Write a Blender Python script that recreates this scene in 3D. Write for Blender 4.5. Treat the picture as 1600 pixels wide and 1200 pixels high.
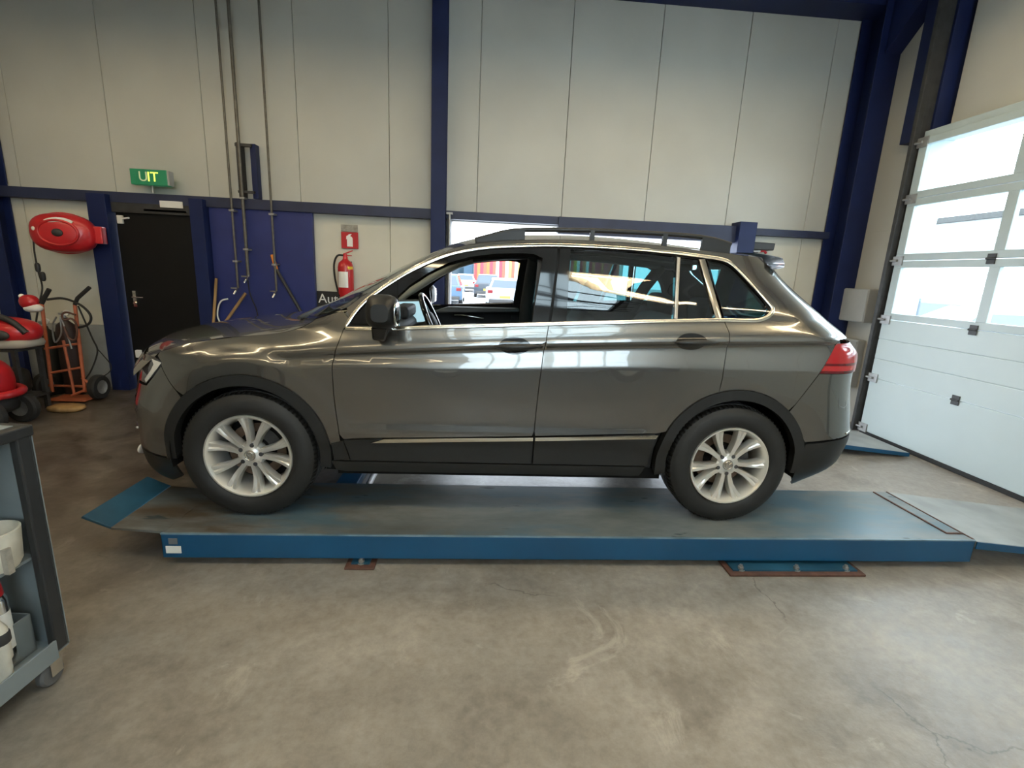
import bpy, bmesh, math, random
import numpy as np
from mathutils import Vector, Matrix
from mathutils.geometry import delaunay_2d_cdt
random.seed(7)
for o in list(bpy.data.objects): bpy.data.objects.remove(o, do_unlink=True)
SC = bpy.context.scene
COL = SC.collection

# ---------------------------------------------------------------- camera
CAM = np.array([1.2235, -3.4592, 1.5559]); FPX = 761.9
YAW, PITCH, ROLL = 0.070264, 0.223397, 0.045797
def cam_axes():
    f = np.array([math.sin(YAW)*math.cos(PITCH), math.cos(YAW)*math.cos(PITCH), -math.sin(PITCH)])
    r = np.array([math.cos(YAW), -math.sin(YAW), 0.0]); u = np.cross(r, f)
    c, s = math.cos(ROLL), math.sin(ROLL)
    return c*r+s*u, -s*r+c*u, f
RX, UX, FX = cam_axes()
cd = bpy.data.cameras.new('camera'); cam = bpy.data.objects.new('camera', cd); COL.objects.link(cam)
cd.sensor_width = 36.0; cd.lens = FPX/1600*36.0; cd.clip_end = 300; cd.clip_start = 0.05
cam.matrix_world = Matrix(((RX[0],UX[0],-FX[0],CAM[0]),(RX[1],UX[1],-FX[1],CAM[1]),(RX[2],UX[2],-FX[2],CAM[2]),(0,0,0,1)))
SC.camera = cam
def at(u, v, axis, val):
    """the point where the sight line of photo pixel (u,v) meets the plane axis=val"""
    d = RX*(u-800)/FPX - UX*(v-600)/FPX + FX
    return CAM + d*(val-CAM[axis])/d[axis]

# ---------------------------------------------------------------- sky, exposure
SKY_STRENGTH = 7.0
w = bpy.data.worlds.new('sky'); SC.world = w; w.use_nodes = True
bg = w.node_tree.nodes['Background']; bg.inputs[0].default_value = (0.80, 0.90, 1.0, 1); bg.inputs[1].default_value = SKY_STRENGTH
SC.view_settings.view_transform = 'Standard'; SC.view_settings.look = 'None'
SC.view_settings.gamma = 1.0; SC.view_settings.use_curve_mapping = False
SC.view_settings.exposure = 0.66
TUBE_STRENGTH = 25.0
TUBE_COLOUR = (1.0, 0.79, 0.48)

# ---------------------------------------------------------------- materials
MATS = {}
def mat(name, col, rough=0.5, metal=0.0, var=0.12, scale=6.0, bump=0.0, bscale=40.0, coat=0.0, spec=0.5, emit=None, es=0.0, stretch=(1,1,1), rvar=0.0):
    if name in MATS: return MATS[name]
    m = bpy.data.materials.new(name); m.use_nodes = True; MATS[name] = m
    nt = m.node_tree; b = nt.nodes['Principled BSDF']
    b.inputs['Roughness'].default_value = rough; b.inputs['Metallic'].default_value = metal
    b.inputs['Specular IOR Level'].default_value = spec
    b.inputs['Coat IOR'].default_value = 1.65 if coat >= 1 else 1.5
    b.inputs['Coat Weight'].default_value = coat; b.inputs['Coat Roughness'].default_value = 0.03
    tc = nt.nodes.new('ShaderNodeTexCoord'); mp = nt.nodes.new('ShaderNodeMapping'); mp.inputs['Scale'].default_value = stretch
    nt.links.new(tc.outputs['Object'], mp.inputs[0])
    if var > 0:
        n = nt.nodes.new('ShaderNodeTexNoise'); n.inputs['Scale'].default_value = scale; n.inputs['Detail'].default_value = 5
        nt.links.new(mp.outputs[0], n.inputs['Vector'])
        r = nt.nodes.new('ShaderNodeValToRGB')
        r.color_ramp.elements[0].position = 0.3; r.color_ramp.elements[1].position = 0.7
        r.color_ramp.elements[0].color = tuple(c*(1-var) for c in col)+(1,); r.color_ramp.elements[1].color = tuple(min(1, c*(1+var)) for c in col)+(1,)
        nt.links.new(n.outputs['Fac'], r.inputs[0]); nt.links.new(r.outputs[0], b.inputs['Base Color'])
        if rvar > 0:
            mr = nt.nodes.new('ShaderNodeMapRange'); mr.inputs[3].default_value = rough-rvar; mr.inputs[4].default_value = rough+rvar
            nt.links.new(n.outputs['Fac'], mr.inputs[0]); nt.links.new(mr.outputs[0], b.inputs['Roughness'])
    else: b.inputs['Base Color'].default_value = tuple(col)+(1,)
    if bump > 0:
        n2 = nt.nodes.new('ShaderNodeTexNoise'); n2.inputs['Scale'].default_value = bscale; n2.inputs['Detail'].default_value = 4
        nt.links.new(mp.outputs[0], n2.inputs['Vector'])
        bp = nt.nodes.new('ShaderNodeBump'); bp.inputs['Strength'].default_value = bump; bp.inputs['Distance'].default_value = 0.01
        nt.links.new(n2.outputs['Fac'], bp.inputs['Height']); nt.links.new(bp.outputs[0], b.inputs['Normal'])
    if emit:
        b.inputs['Emission Color'].default_value = tuple(emit)+(1,); b.inputs['Emission Strength'].default_value = es
    return m
def glass(name, tint=(0.9,0.95,0.95), gloss=0.06, rough=0.0):
    if name in MATS: return MATS[name]
    m = bpy.data.materials.new(name); m.use_nodes = True; MATS[name] = m
    nt = m.node_tree; nt.nodes.remove(nt.nodes['Principled BSDF']); out = nt.nodes['Material Output']
    t = nt.nodes.new('ShaderNodeBsdfTransparent'); t.inputs[0].default_value = tuple(tint)+(1,)
    g = nt.nodes.new('ShaderNodeBsdfGlossy'); g.inputs['Roughness'].default_value = rough; g.inputs[0].default_value = (1,1,1,1)
    lw = nt.nodes.new('ShaderNodeLayerWeight'); lw.inputs[0].default_value = 0.5       # Schlick: f0 + (1-f0)(1-cos)^5
    pw = nt.nodes.new('ShaderNodeMath'); pw.operation = 'POWER'; pw.inputs[1].default_value = 5.0; nt.links.new(lw.outputs['Facing'], pw.inputs[0])
    mx = nt.nodes.new('ShaderNodeMixShader'); ad = nt.nodes.new('ShaderNodeMath'); ad.operation = 'MULTIPLY_ADD'; ad.inputs[1].default_value = 0.9; ad.inputs[2].default_value = gloss
    nt.links.new(pw.outputs[0], ad.inputs[0]); nt.links.new(ad.outputs[0], mx.inputs[0])
    nt.links.new(t.outputs[0], mx.inputs[1]); nt.links.new(g.outputs[0], mx.inputs[2]); nt.links.new(mx.outputs[0], out.inputs[0])
    return m
def emission(name, col, s):
    if name in MATS: return MATS[name]
    m = bpy.data.materials.new(name); m.use_nodes = True; MATS[name] = m
    nt = m.node_tree; nt.nodes.remove(nt.nodes['Principled BSDF'])
    e = nt.nodes.new('ShaderNodeEmission'); e.inputs[0].default_value = tuple(col)+(1,); e.inputs[1].default_value = s
    nt.links.new(e.outputs[0], nt.nodes['Material Output'].inputs[0]); return m

# ---------------------------------------------------------------- mesh helpers
class MB:
    def __init__(s): s.v = []; s.f = []; s.T = Matrix.Identity(4)
    def add(s, vs, fs):
        b = len(s.v); s.v += [tuple(s.T @ Vector(p)) for p in vs]; s.f += [tuple(b+i for i in f) for f in fs]; return s
    def box(s, x0, x1, y0, y1, z0, z1):
        return s.add([(x0,y0,z0),(x1,y0,z0),(x1,y1,z0),(x0,y1,z0),(x0,y0,z1),(x1,y0,z1),(x1,y1,z1),(x0,y1,z1)],
                     [(0,3,2,1),(4,5,6,7),(0,1,5,4),(1,2,6,5),(2,3,7,6),(3,0,4,7)])
    def prism(s, pts, axis, a, b):
        """closed polygon in the two other axes, extruded along axis from a to b"""
        n = len(pts); o = [i for i in range(3) if i != axis]
        def mk(p, h):
            q = [0,0,0]; q[o[0]], q[o[1]] = p[0], p[1]; q[axis] = h; return tuple(q)
        vs = [mk(p, a) for p in pts]+[mk(p, b) for p in pts]
        fs = [tuple(range(n)), tuple(range(2*n-1, n-1, -1))]+[(i, i+n, (i+1)%n+n, (i+1)%n) for i in range(n)]
        return s.add(vs, fs)
    def lathe(s, prof, axis=2, n=24, c=(0,0,0), a0=0.0, a1=2*math.pi):
        """prof: list of (radius, height) turned about axis"""
        full = abs(a1-a0-2*math.pi) < 1e-6; m = n if full else n+1
        o = [(1,2),(2,0),(0,1)][axis]; vs = []
        for i in range(m):
            t = a0+(a1-a0)*i/n
            for r, h in prof:
                q = [0,0,0]; q[o[0]] = c[o[0]]+r*math.cos(t); q[o[1]] = c[o[1]]+r*math.sin(t); q[axis] = c[axis]+h; vs.append(tuple(q))
        k = len(prof); fs = []
        for i in range(n):
            j = (i+1)%m
            for q in range(k-1): fs.append((i*k+q, j*k+q, j*k+q+1, i*k+q+1))
        return s.add(vs, fs)
    def cyl(s, p0, p1, r, n=12, r1=None):
        return s.tube([p0, p1], r, n, r1=r1)
    def tube(s, pts, r, n=8, r1=None, closed=False, caps=True):
        P = [Vector(p) for p in pts]; m = len(P); vs = []; up = None
        for i, p in enumerate(P):
            if closed: d = P[(i+1)%m]-P[i-1]
            else: d = P[min(i+1, m-1)]-P[max(i-1, 0)]
            d.normalize()
            if up is None: up = Vector((0,0,1)) if abs(d.z) < 0.9 else Vector((1,0,0))
            a = d.cross(up); a.normalize(); b = a.cross(d); up = b
            rr = r if r1 is None else r+(r1-r)*i/max(1, m-1)
            if not isinstance(r, (int, float)): rr = r[i]
            for k in range(n):
                t = 2*math.pi*k/n; vs.append(tuple(p+a*rr*math.cos(t)+b*rr*math.sin(t)))
        fs = []
        for i in range(m if closed else m-1):
            j = (i+1)%m
            for k in range(n): fs.append((i*n+k, i*n+(k+1)%n, j*n+(k+1)%n, j*n+k))
        if caps and not closed: fs += [tuple(range(n-1,-1,-1)), tuple(range((m-1)*n, m*n))]
        return s.add(vs, fs)
    def grid(s, rows):
        n = len(rows[0]); vs = [p for r in rows for p in r]
        return s.add(vs, [(i*n+j, i*n+j+1, (i+1)*n+j+1, (i+1)*n+j) for i in range(len(rows)-1) for j in range(n-1)])
    def ell(s, c, r, n=16, m=10, e=2.0):
        """super-ellipsoid; e above 2 gives a boxy, rounded body"""
        vs = []; sg = lambda x: math.copysign(abs(x)**(2/e), x)
        for i in range(m+1):
            ph = -math.pi/2+math.pi*i/m
            for j in range(n):
                t = 2*math.pi*j/n
                vs.append((c[0]+r[0]*sg(math.cos(ph))*sg(math.cos(t)), c[1]+r[1]*sg(math.cos(ph))*sg(math.sin(t)), c[2]+r[2]*sg(math.sin(ph))))
        return s.add(vs, [(i*n+j, i*n+(j+1)%n, (i+1)*n+(j+1)%n, (i+1)*n+j) for i in range(m) for j in range(n)])
    def build(s, name, m, parent=None, smooth=None, bevel=0.0, weld=True, loc=None, rot=None):
        me = bpy.data.meshes.new(name); me.from_pydata(s.v, [], s.f)
        bm = bmesh.new(); bm.from_mesh(me)
        if weld: bmesh.ops.remove_doubles(bm, verts=bm.verts, dist=1e-5)
        bmesh.ops.recalc_face_normals(bm, faces=bm.faces); bm.to_mesh(me); bm.free()
        if isinstance(m, str): m = MATS[m]
        me.materials.append(m)
        if smooth is not None:
            me.polygons.foreach_set('use_smooth', [True]*len(me.polygons)); me.set_sharp_from_angle(angle=math.radians(smooth))
        o = bpy.data.objects.new(name, me); COL.objects.link(o)
        if parent: o.parent = parent
        if loc: o.location = loc
        if rot: o.rotation_euler = rot
        if bevel > 0:
            bv = o.modifiers.new('Bevel', 'BEVEL'); bv.width = bevel; bv.segments = 2; bv.limit_method = 'ANGLE'; bv.angle_limit = math.radians(40)
        return o
def tag(o, label, cat, group=None, kind=None):
    if label: o['label'] = label
    if cat: o['category'] = cat
    if group: o['group'] = group
    if kind: o['kind'] = kind
    return o
def thing(name, label, cat, loc=(0,0,0), rz=0.0, group=None):
    o = bpy.data.objects.new(name, None); COL.objects.link(o); o.location = loc; o.rotation_euler = (0,0,rz); o.empty_display_size = 0.1
    return tag(o, label, cat, group)
def struct(o, label=None, cat=None):
    o['kind'] = 'structure'
    if label: o['label'] = label
    if cat: o['category'] = cat
    return o
def copy_tree(o, parent=None):
    c = o.copy(); COL.objects.link(c)
    if parent: c.parent = parent
    for ch in o.children: copy_tree(ch, c)
    return c
def catmull(P, n=6, closed=False):
    P = [np.array(p, float) for p in P]
    if len(P) < 3 and not closed: return [tuple(p) for p in P]
    out = []; m = len(P)
    for i in range(m if closed else m-1):
        p1, p2 = P[i], P[(i+1)%m]
        p0 = P[i-1] if (i > 0 or closed) else 2*p1-p2
        p3 = P[(i+2)%m] if (i+2 < m or closed) else 2*p2-p1
        for k in range(n):
            t = k/n; out.append(tuple(0.5*(2*p1+(p2-p0)*t+(2*p0-5*p1+4*p2-p3)*t*t+(3*p1-p0-3*p2+p3)*t**3)))
    if not closed: out.append(tuple(P[-1]))
    return out
def text_mesh(name, body, size, m, parent, loc, rot, extrude=0.002, align='CENTER'):
    cu = bpy.data.curves.new(name, 'FONT'); cu.body = body; cu.size = size; cu.extrude = extrude; cu.align_x = align; cu.align_y = 'CENTER'
    t = bpy.data.objects.new(name, cu); COL.objects.link(t)
    dg = bpy.context.evaluated_depsgraph_get(); me = bpy.data.meshes.new_from_object(t.evaluated_get(dg))
    bpy.data.objects.remove(t, do_unlink=True)
    me.materials.clear(); me.materials.append(MATS[m] if isinstance(m, str) else m)
    o = bpy.data.objects.new(name, me); COL.objects.link(o); o.location = loc; o.rotation_euler = rot
    if parent: o.parent = parent
    return o

# ================================================================ materials of the place
mat('panel', (0.50,0.50,0.455), 0.45, var=0.06, scale=1.2, bump=0.03, bscale=6)
mat('panel_low', (0.60,0.58,0.49), 0.5, var=0.06, scale=2)
mat('plinth', (0.30,0.31,0.30), 0.7, var=0.12, scale=5)
mat('steel_blue', (0.008,0.016,0.070), 0.5, spec=0.3, var=0.15, scale=3)
mat('girt_blue', (0.020,0.027,0.066), 0.5, var=0.2, scale=4)
mat('board_blue', (0.020,0.030,0.145), 0.45, var=0.12, scale=3)
mat('door_black', (0.006,0.006,0.006), 0.5, var=0.1, spec=0.25)
mat('chrome', (0.75,0.74,0.70), 0.15, metal=1.0, var=0)
mat('steel', (0.45,0.45,0.44), 0.4, metal=1.0, var=0.1)
mat('pipe_metal',(0.13,0.12,0.10),0.5,metal=0.5,var=0.2,scale=20)
mat('galv', (0.36,0.36,0.35), 0.5, metal=0.8, var=0.15, scale=20)
mat('dark_metal', (0.05,0.05,0.05), 0.55, metal=0.4, var=0.2, scale=15)
mat('black_rubber', (0.014,0.014,0.014), 0.75, var=0.2, scale=20)
mat('black_plastic', (0.020,0.020,0.020), 0.5, var=0.1)
mat('white_plastic', (0.75,0.74,0.70), 0.4, var=0.05)
mat('door_white', (0.47,0.55,0.56), 0.42, var=0.03, scale=2)
mat('door_alu', (0.42,0.50,0.51), 0.4, var=0.04)
mat('ceil', (0.60,0.60,0.57), 0.8, var=0.08, scale=2)
mat('grey_box', (0.36,0.37,0.36), 0.5, var=0.05)
mat('red_paint', (0.50,0.015,0.02), 0.35, var=0.15, scale=5, coat=0.3)
mat('sign_red', (0.45,0.015,0.02), 0.4, var=0.03)
mat('sign_white', (0.8,0.8,0.76), 0.4, var=0.03)
mat('sign_green', (0.02,0.17,0.08), 0.4, var=0.1, emit=(0.02,0.30,0.12), es=0.12)
mat('wood', (0.30,0.18,0.07), 0.6, var=0.3, scale=10, stretch=(1,1,0.15))
mat('orange_plastic', (0.75,0.25,0.03), 0.45, var=0.1)
mat('banner_black', (0.012,0.010,0.010), 0.5, var=0.1)
mat('asphalt', (0.40,0.40,0.40), 0.9, var=0.08, scale=2)
glass('pane_glass', (0.92,0.96,0.96), 0.04)
glass('milk_glass', (0.80,0.86,0.86), 0.04)

def concrete():
    m = bpy.data.materials.new('concrete_floor'); m.use_nodes = True; MATS['concrete_floor'] = m
    nt = m.node_tree; N = nt.nodes.new; L = nt.links.new; b = nt.nodes['Principled BSDF']
    tc = N('ShaderNodeTexCoord')
    def noise(sc, det=6, rough=0.6, dist=0.0):
        n = N('ShaderNodeTexNoise'); n.inputs['Scale'].default_value = sc; n.inputs['Detail'].default_value = det
        n.inputs['Roughness'].default_value = rough; n.inputs['Distortion'].default_value = dist; L(tc.outputs['Object'], n.inputs['Vector']); return n
    def ramp(src, stops):
        r = N('ShaderNodeValToRGB'); e = r.color_ramp.elements
        while len(e) < len(stops): e.new(0.5)
        for k, (p, c) in enumerate(stops): e[k].position = p; e[k].color = tuple(c)+(1,) if len(c) == 3 else c
        L(src, r.inputs[0]); return r
    def mix(a, c, fac, typ='MIX'):
        x = N('ShaderNodeMix'); x.data_type = 'RGBA'; x.blend_type = typ
        if isinstance(fac, float): x.inputs[0].default_value = fac
        else: L(fac, x.inputs[0])
        L(a, x.inputs[6])
        if isinstance(c, tuple): x.inputs[7].default_value = c+(1,)
        else: L(c, x.inputs[7])
        return x.outputs[2]
    n1 = noise(0.7, 8, 0.62, 0.4); base = ramp(n1.outputs['Fac'], [(0.3,(0.25,0.225,0.19)),(0.5,(0.335,0.305,0.265)),(0.72,(0.43,0.40,0.355))])
    n2 = noise(5.0, 8, 0.7); r2 = ramp(n2.outputs['Fac'], [(0.32,(0.50,0.48,0.46)),(0.66,(1.0,1.0,1.0))])
    c = mix(base.outputs[0], r2.outputs[0], 0.6, 'MULTIPLY')
    n5 = noise(22.0, 6, 0.7); r5 = ramp(n5.outputs['Fac'], [(0.30,(0.62,0.61,0.60)),(0.60,(1.0,1.0,1.0))]); c = mix(c, r5.outputs[0], 0.6, 'MULTIPLY')
    n3 = noise(1.9, 7, 0.68, 0.25); st = ramp(n3.outputs['Fac'], [(0.55,(0,0,0)),(0.68,(1,1,1))])
    c = mix(c, (0.085,0.068,0.050), mathmul(nt, st.outputs[0], 0.42))
    n4 = noise(2.3, 8, 0.7, 1.0); wt = ramp(n4.outputs['Fac'], [(0.60,(0,0,0)),(0.68,(1,1,1))])
    c = mix(c, (0.50,0.46,0.40), mathmul(nt, wt.outputs[0], 0.45))
    # brown tint growing towards the back and the left, broken up by noise
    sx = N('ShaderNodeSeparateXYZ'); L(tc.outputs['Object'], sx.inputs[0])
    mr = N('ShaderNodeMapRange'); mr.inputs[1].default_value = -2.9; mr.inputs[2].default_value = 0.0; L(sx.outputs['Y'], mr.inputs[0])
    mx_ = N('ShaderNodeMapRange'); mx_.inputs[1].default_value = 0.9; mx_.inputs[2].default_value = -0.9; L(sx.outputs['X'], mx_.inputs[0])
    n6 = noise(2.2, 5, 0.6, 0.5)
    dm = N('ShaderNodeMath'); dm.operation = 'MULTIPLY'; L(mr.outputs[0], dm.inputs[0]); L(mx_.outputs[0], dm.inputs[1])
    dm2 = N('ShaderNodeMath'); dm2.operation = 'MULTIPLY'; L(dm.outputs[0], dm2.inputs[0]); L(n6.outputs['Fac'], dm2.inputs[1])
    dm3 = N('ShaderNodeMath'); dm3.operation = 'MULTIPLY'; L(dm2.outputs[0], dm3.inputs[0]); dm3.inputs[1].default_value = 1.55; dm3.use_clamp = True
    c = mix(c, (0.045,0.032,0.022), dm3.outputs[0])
    # fine cracks
    vo = N('ShaderNodeTexVoronoi'); vo.feature = 'DISTANCE_TO_EDGE'; vo.inputs['Scale'].default_value = 0.55
    dn = noise(3.0, 5, 0.6); am = N('ShaderNodeMix'); am.data_type = 'RGBA'; am.blend_type = 'ADD'; am.inputs[0].default_value = 0.35
    L(tc.outputs['Object'], am.inputs[6]); L(dn.outputs['Color'], am.inputs[7]); L(am.outputs[2], vo.inputs['Vector'])
    cr = ramp(vo.outputs['Distance'], [(0.0,(1,1,1)),(0.004,(0,0,0))])
    nm = noise(0.9, 2); ms = ramp(nm.outputs['Fac'], [(0.55,(0,0,0)),(0.60,(1,1,1))])
    ck = N('ShaderNodeMath'); ck.operation = 'MULTIPLY'; L(cr.outputs[0], ck.inputs[0]); L(ms.outputs[0], ck.inputs[1])
    c = mix(c, (0.07,0.06,0.05), mathmul(nt, ck.outputs[0], 0.7))
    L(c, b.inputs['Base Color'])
    rr = N('ShaderNodeMapRange'); rr.inputs[3].default_value = 0.18; rr.inputs[4].default_value = 0.55; L(n2.outputs['Fac'], rr.inputs[0]); L(rr.outputs[0], b.inputs['Roughness'])
    bp = N('ShaderNodeBump'); bp.inputs['Strength'].default_value = 0.3; bp.inputs['Distance'].default_value = 0.01; L(n2.outputs['Fac'], bp.inputs['Height']); L(bp.outputs[0], b.inputs['Normal'])
    return m
def mathmul(nt, src, k):
    x = nt.nodes.new('ShaderNodeMath'); x.operation = 'MULTIPLY'; x.inputs[1].default_value = k; nt.links.new(src, x.inputs[0]); return x.outputs[0]
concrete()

# ================================================================ the hall
XL, XR, YB, YF, ZC = -6.5, 5.74, 2.60, -8.5, 4.90
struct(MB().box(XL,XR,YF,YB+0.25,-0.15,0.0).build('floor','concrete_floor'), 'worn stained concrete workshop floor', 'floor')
SKX0, SKX1, SKY0, SKY1 = 0.4, 3.1, -4.7, -2.9                     # unseen roof light, invented for its daylight and its reflection
cb_ = MB(); cb_.box(XL,SKX0,YF,YB+0.25,ZC,ZC+0.15); cb_.box(SKX1,XR,YF,YB+0.25,ZC,ZC+0.15); cb_.box(SKX0,SKX1,YF,SKY0,ZC,ZC+0.15); cb_.box(SKX0,SKX1,SKY1,YB+0.25,ZC,ZC+0.15)
struct(cb_.build('ceiling','ceil'), 'grey sheet ceiling of the workshop', 'ceiling')
sk = MB()
for k in range(4):
    x = SKX0+0.03+(SKX1-SKX0-0.06)*k/3; sk.box(x-0.03,x+0.03,SKY0,SKY1,ZC+0.0,ZC+0.12)
for y in (SKY0+0.03,(SKY0+SKY1)/2,SKY1-0.03): sk.box(SKX0,SKX1,y-0.03,y+0.03,ZC+0.0,ZC+0.12)
skl = struct(sk.build('window_4','dark_metal'), 'unseen added roof light with dark bars above the photographer', 'roof light')
MB().box(SKX0,SKX1,SKY0,SKY1,ZC+0.12,ZC+0.135).build('pane','milk_glass',skl)
for k in range(5):
    y = SKY0+0.25+0.32*k
    MB().tube([(SKX0-0.2+(SKX1-SKX0+0.4)*i/16, y+0.08*math.sin(i*0.9+k*2.1), ZC-0.12-0.10*math.sin(math.pi*i/16)-0.05*math.sin(i*1.3+k)) for i in range(17)],0.018,6).build('hanging_wire','black_rubber',skl,smooth=60)
OPX0, OPX1, OPZ = 0.84, 4.26, 2.13
wb = MB()
wb.box(XL,-2.96,YB+0.08,YB+0.22,0,ZC); wb.box(-1.94,OPX0,YB+0.08,YB+0.22,0,ZC); wb.box(OPX1,XR,YB+0.08,YB+0.22,0,ZC)
wb.box(-2.96,-1.94,YB+0.08,YB+0.22,2.14,ZC); wb.box(OPX0,OPX1,YB+0.08,YB+0.22,OPZ,ZC)
wall_back = struct(wb.build('wall_back','panel'), 'cream panelled back wall behind the car', 'wall')
JX = [XL]+[1.14+1.008*k for k in range(-7,5)]+[XR]
def panel(x0, x1, z0, z1, m):
    b = MB(); g = 0.0028; b.box(x0+g,x1-g,YB+0.012,YB+0.08,z0,z1)
    return b.build('wall_panel', m, wall_back, bevel=0.003)
for a, b_ in zip(JX[:-1], JX[1:]):
    panel(a, b_, 2.20, ZC-0.01, 'panel')
    for s0, s1 in ((XL,-2.98),(-1.94,0.82),(4.30,XR)):
        x0, x1 = max(a,s0), min(b_,s1)
        if x1-x0 > 0.05: panel(x0, x1, 0.74, 2.16, 'panel_low')
MB().box(XL,-2.98,YB-0.03,YB+0.08,0,0.74).build('wall_plinth','plinth',wall_back)
MB().box(-0.74,0.82,YB-0.03,YB+0.08,0,0.74).build('wall_plinth','plinth',wall_back)
MB().box(4.30,XR,YB-0.03,YB+0.08,0,0.74).build('wall_plinth','plinth',wall_back)
def hbeam(x, y0, wd, dp, z0, z1, axis='y', t=0.014):
    b = MB()
    if axis == 'y':
        b.box(x-wd/2,x+wd/2,y0,y0+t,z0,z1); b.box(x-wd/2,x+wd/2,y0+dp-t,y0+dp,z0,z1); b.box(x-t/2,x+t/2,y0+t,y0+dp-t,z0,z1)
    return b
# steel: columns, girts
trim = 0
def steel(b, label, m='steel_blue', bevel=0.003, cat='beam'):
    global trim; trim += 1
    return struct(b.build('trim_%d' % trim, m, bevel=bevel), label, cat)
steel(hbeam(0.705,2.42,0.165,0.18,0,ZC), 'tall dark blue steel column on the back wall between cream panels', cat='column')
steel(hbeam(-4.10,2.42,0.165,0.18,0,ZC), 'dark blue steel column at the left edge of the photo', cat='column')
steel(hbeam(5.575,2.23,0.30,0.36,0,ZC), 'dark blue corner column behind the rear of the car', cat='column')
steel(MB().box(XL,0.62,2.50,YB+0.01,2.125,2.235), 'blue horizontal wall rail above the black door', 'girt_blue')
steel(MB().box(0.79,2.10,2.50,YB+0.01,2.135,2.225), 'blue lintel rail over the front of the car', 'girt_blue')
steel(MB().box(2.10,4.25,2.48,YB+0.01,2.035,2.225), 'deep dark lintel over the open doorway behind the car roof', 'girt_blue')
steel(MB().box(4.46,5.44,2.50,YB+0.01,2.135,2.215), 'blue wall rail right of the open doorway', 'girt_blue')
steel(MB().box(4.25,4.46,2.40,YB+0.02,0,2.27), 'blue square post beside the open doorway', 'steel_blue', cat='post')
steel(MB().box(0.80,0.85,2.48,YB+0.22,0,2.135), 'dark jamb of the open doorway next to the tall column', 'dark_metal')
steel(MB().box(XL,XR,2.27,YB+0.02,4.52,4.72), 'dark blue eaves beam along the top of the back wall', 'steel_blue')
for i, x in enumerate((-4.10,0.705,5.575)):
    steel(MB().box(x-0.09,x+0.09,YF,2.40,4.55,4.89), ('blue roof rafter over the left machines','blue roof rafter over the front of the car','blue roof rafter along the right wall')[i], 'steel_blue')
# haunch at the corner
steel(MB().prism([(2.23,4.55),(2.23,4.05),(1.65,4.55)],0,5.50,5.68), 'dark blue haunch bracket at the top right corner', 'steel_blue', cat='bracket')

# ---- opposite and side walls (seen in reflections)
wf = MB(); WX = [(0.7,2.5),(2.6,4.4)]; WZ0, WZ1 = 1.3, 4.3
wf.box(XL,XR,YF-0.15,YF,0,WZ0); wf.box(XL,XR,YF-0.15,YF,WZ1,ZC)
xs = [XL]+[q for a in WX for q in a]+[XR]
for i in range(0,len(xs),2): wf.box(xs[i],xs[i+1],YF-0.15,YF,WZ0,WZ1)
struct(wf.build('wall_front','panel'), 'workshop wall behind the photographer', 'wall')
for i,(a,b_) in enumerate(WX):  # unseen windows, invented as daylight sources and bright reflections in the paint
    fr = MB(); fr.box(a,b_,YF-0.10,YF-0.04,WZ0,WZ0+0.06); fr.box(a,b_,YF-0.10,YF-0.04,WZ1-0.06,WZ1)
    n = 3
    for k in range(n+1):
        x = a+0.03+(b_-a-0.06)*k/n; fr.box(x-0.03,x+0.03,YF-0.10,YF-0.04,WZ0,WZ1)
    fr.box(a,b_,YF-0.10,YF-0.04,2.9,2.95)
    wn = struct(fr.build('window_%d' % (i+1),'door_alu'), ('left large window','right large window')[i]+' added in the unseen wall behind the photographer', 'window')
    for k in range(n):
        x0 = a+0.03+(b_-a-0.06)*k/n; x1 = a+0.03+(b_-a-0.06)*(k+1)/n
        MB().box(x0+0.03,x1-0.03,YF-0.075,YF-0.065,WZ0+0.06,2.9).build('pane','pane_glass',wn)
        MB().box(x0+0.03,x1-0.03,YF-0.075,YF-0.065,2.95,WZ1-0.06).build('pane','pane_glass',wn)
struct(MB().box(XL-0.15,XL,YF,YB+0.25,0,ZC).build('wall_left','panel'), 'left end wall of the workshop', 'wall')
# ---- right wall with the sectional door
DY0, DY1, DZ = -2.52, 1.47, 3.02; DX = 5.46
wr = MB(); wr.box(XR,XR+0.06,DY1+0.0,YB+0.25,0,ZC); wr.box(XR,XR+0.06,YF,DY0,0,ZC); wr.box(XR,XR+0.06,DY0,DY1,DZ+0.06,ZC)
wall_right = struct(wr.build('wall_right','panel'), 'cream wall round the sectional door', 'wall')
def rpanel(y0,y1,z0,z1):
    return MB().box(XR-0.06,XR,y0+0.005,y1-0.005,z0,z1).build('wall_panel','panel',wall_right,bevel=0.003)
for k in range(4): rpanel(DY0+k*(1.42-DY0)/4, DY0+(k+1)*(1.42-DY0)/4, DZ+0.02, ZC-0.01)
rpanel(1.59,2.24,0,2.2); rpanel(1.86,2.24,2.2,ZC-0.01); rpanel(1.59,1.855,2.2,3.04)
for k in range(6): rpanel(YF+k*1.22, YF+(k+1)*1.22, 0, ZC-0.01)
# portal column beside the door and the lining round it
steel(MB().box(5.56,XR-0.001,1.475,1.58,0,3.05).box(5.56,XR-0.001,1.475,1.85,3.05,ZC), 'dark blue column beside the sectional door', 'steel_blue', cat='column')
steel(MB().box(5.49,XR+0.06,DY0-0.1,1.47,DZ-0.01,DZ+0.06), 'pale lintel above the sectional door', 'door_alu')
steel(MB().box(5.56,XR-0.001,DY0-0.32,DY0-0.02,0,ZC), 'blue column at the near side of the sectional door', 'steel_blue', cat='column')

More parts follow.
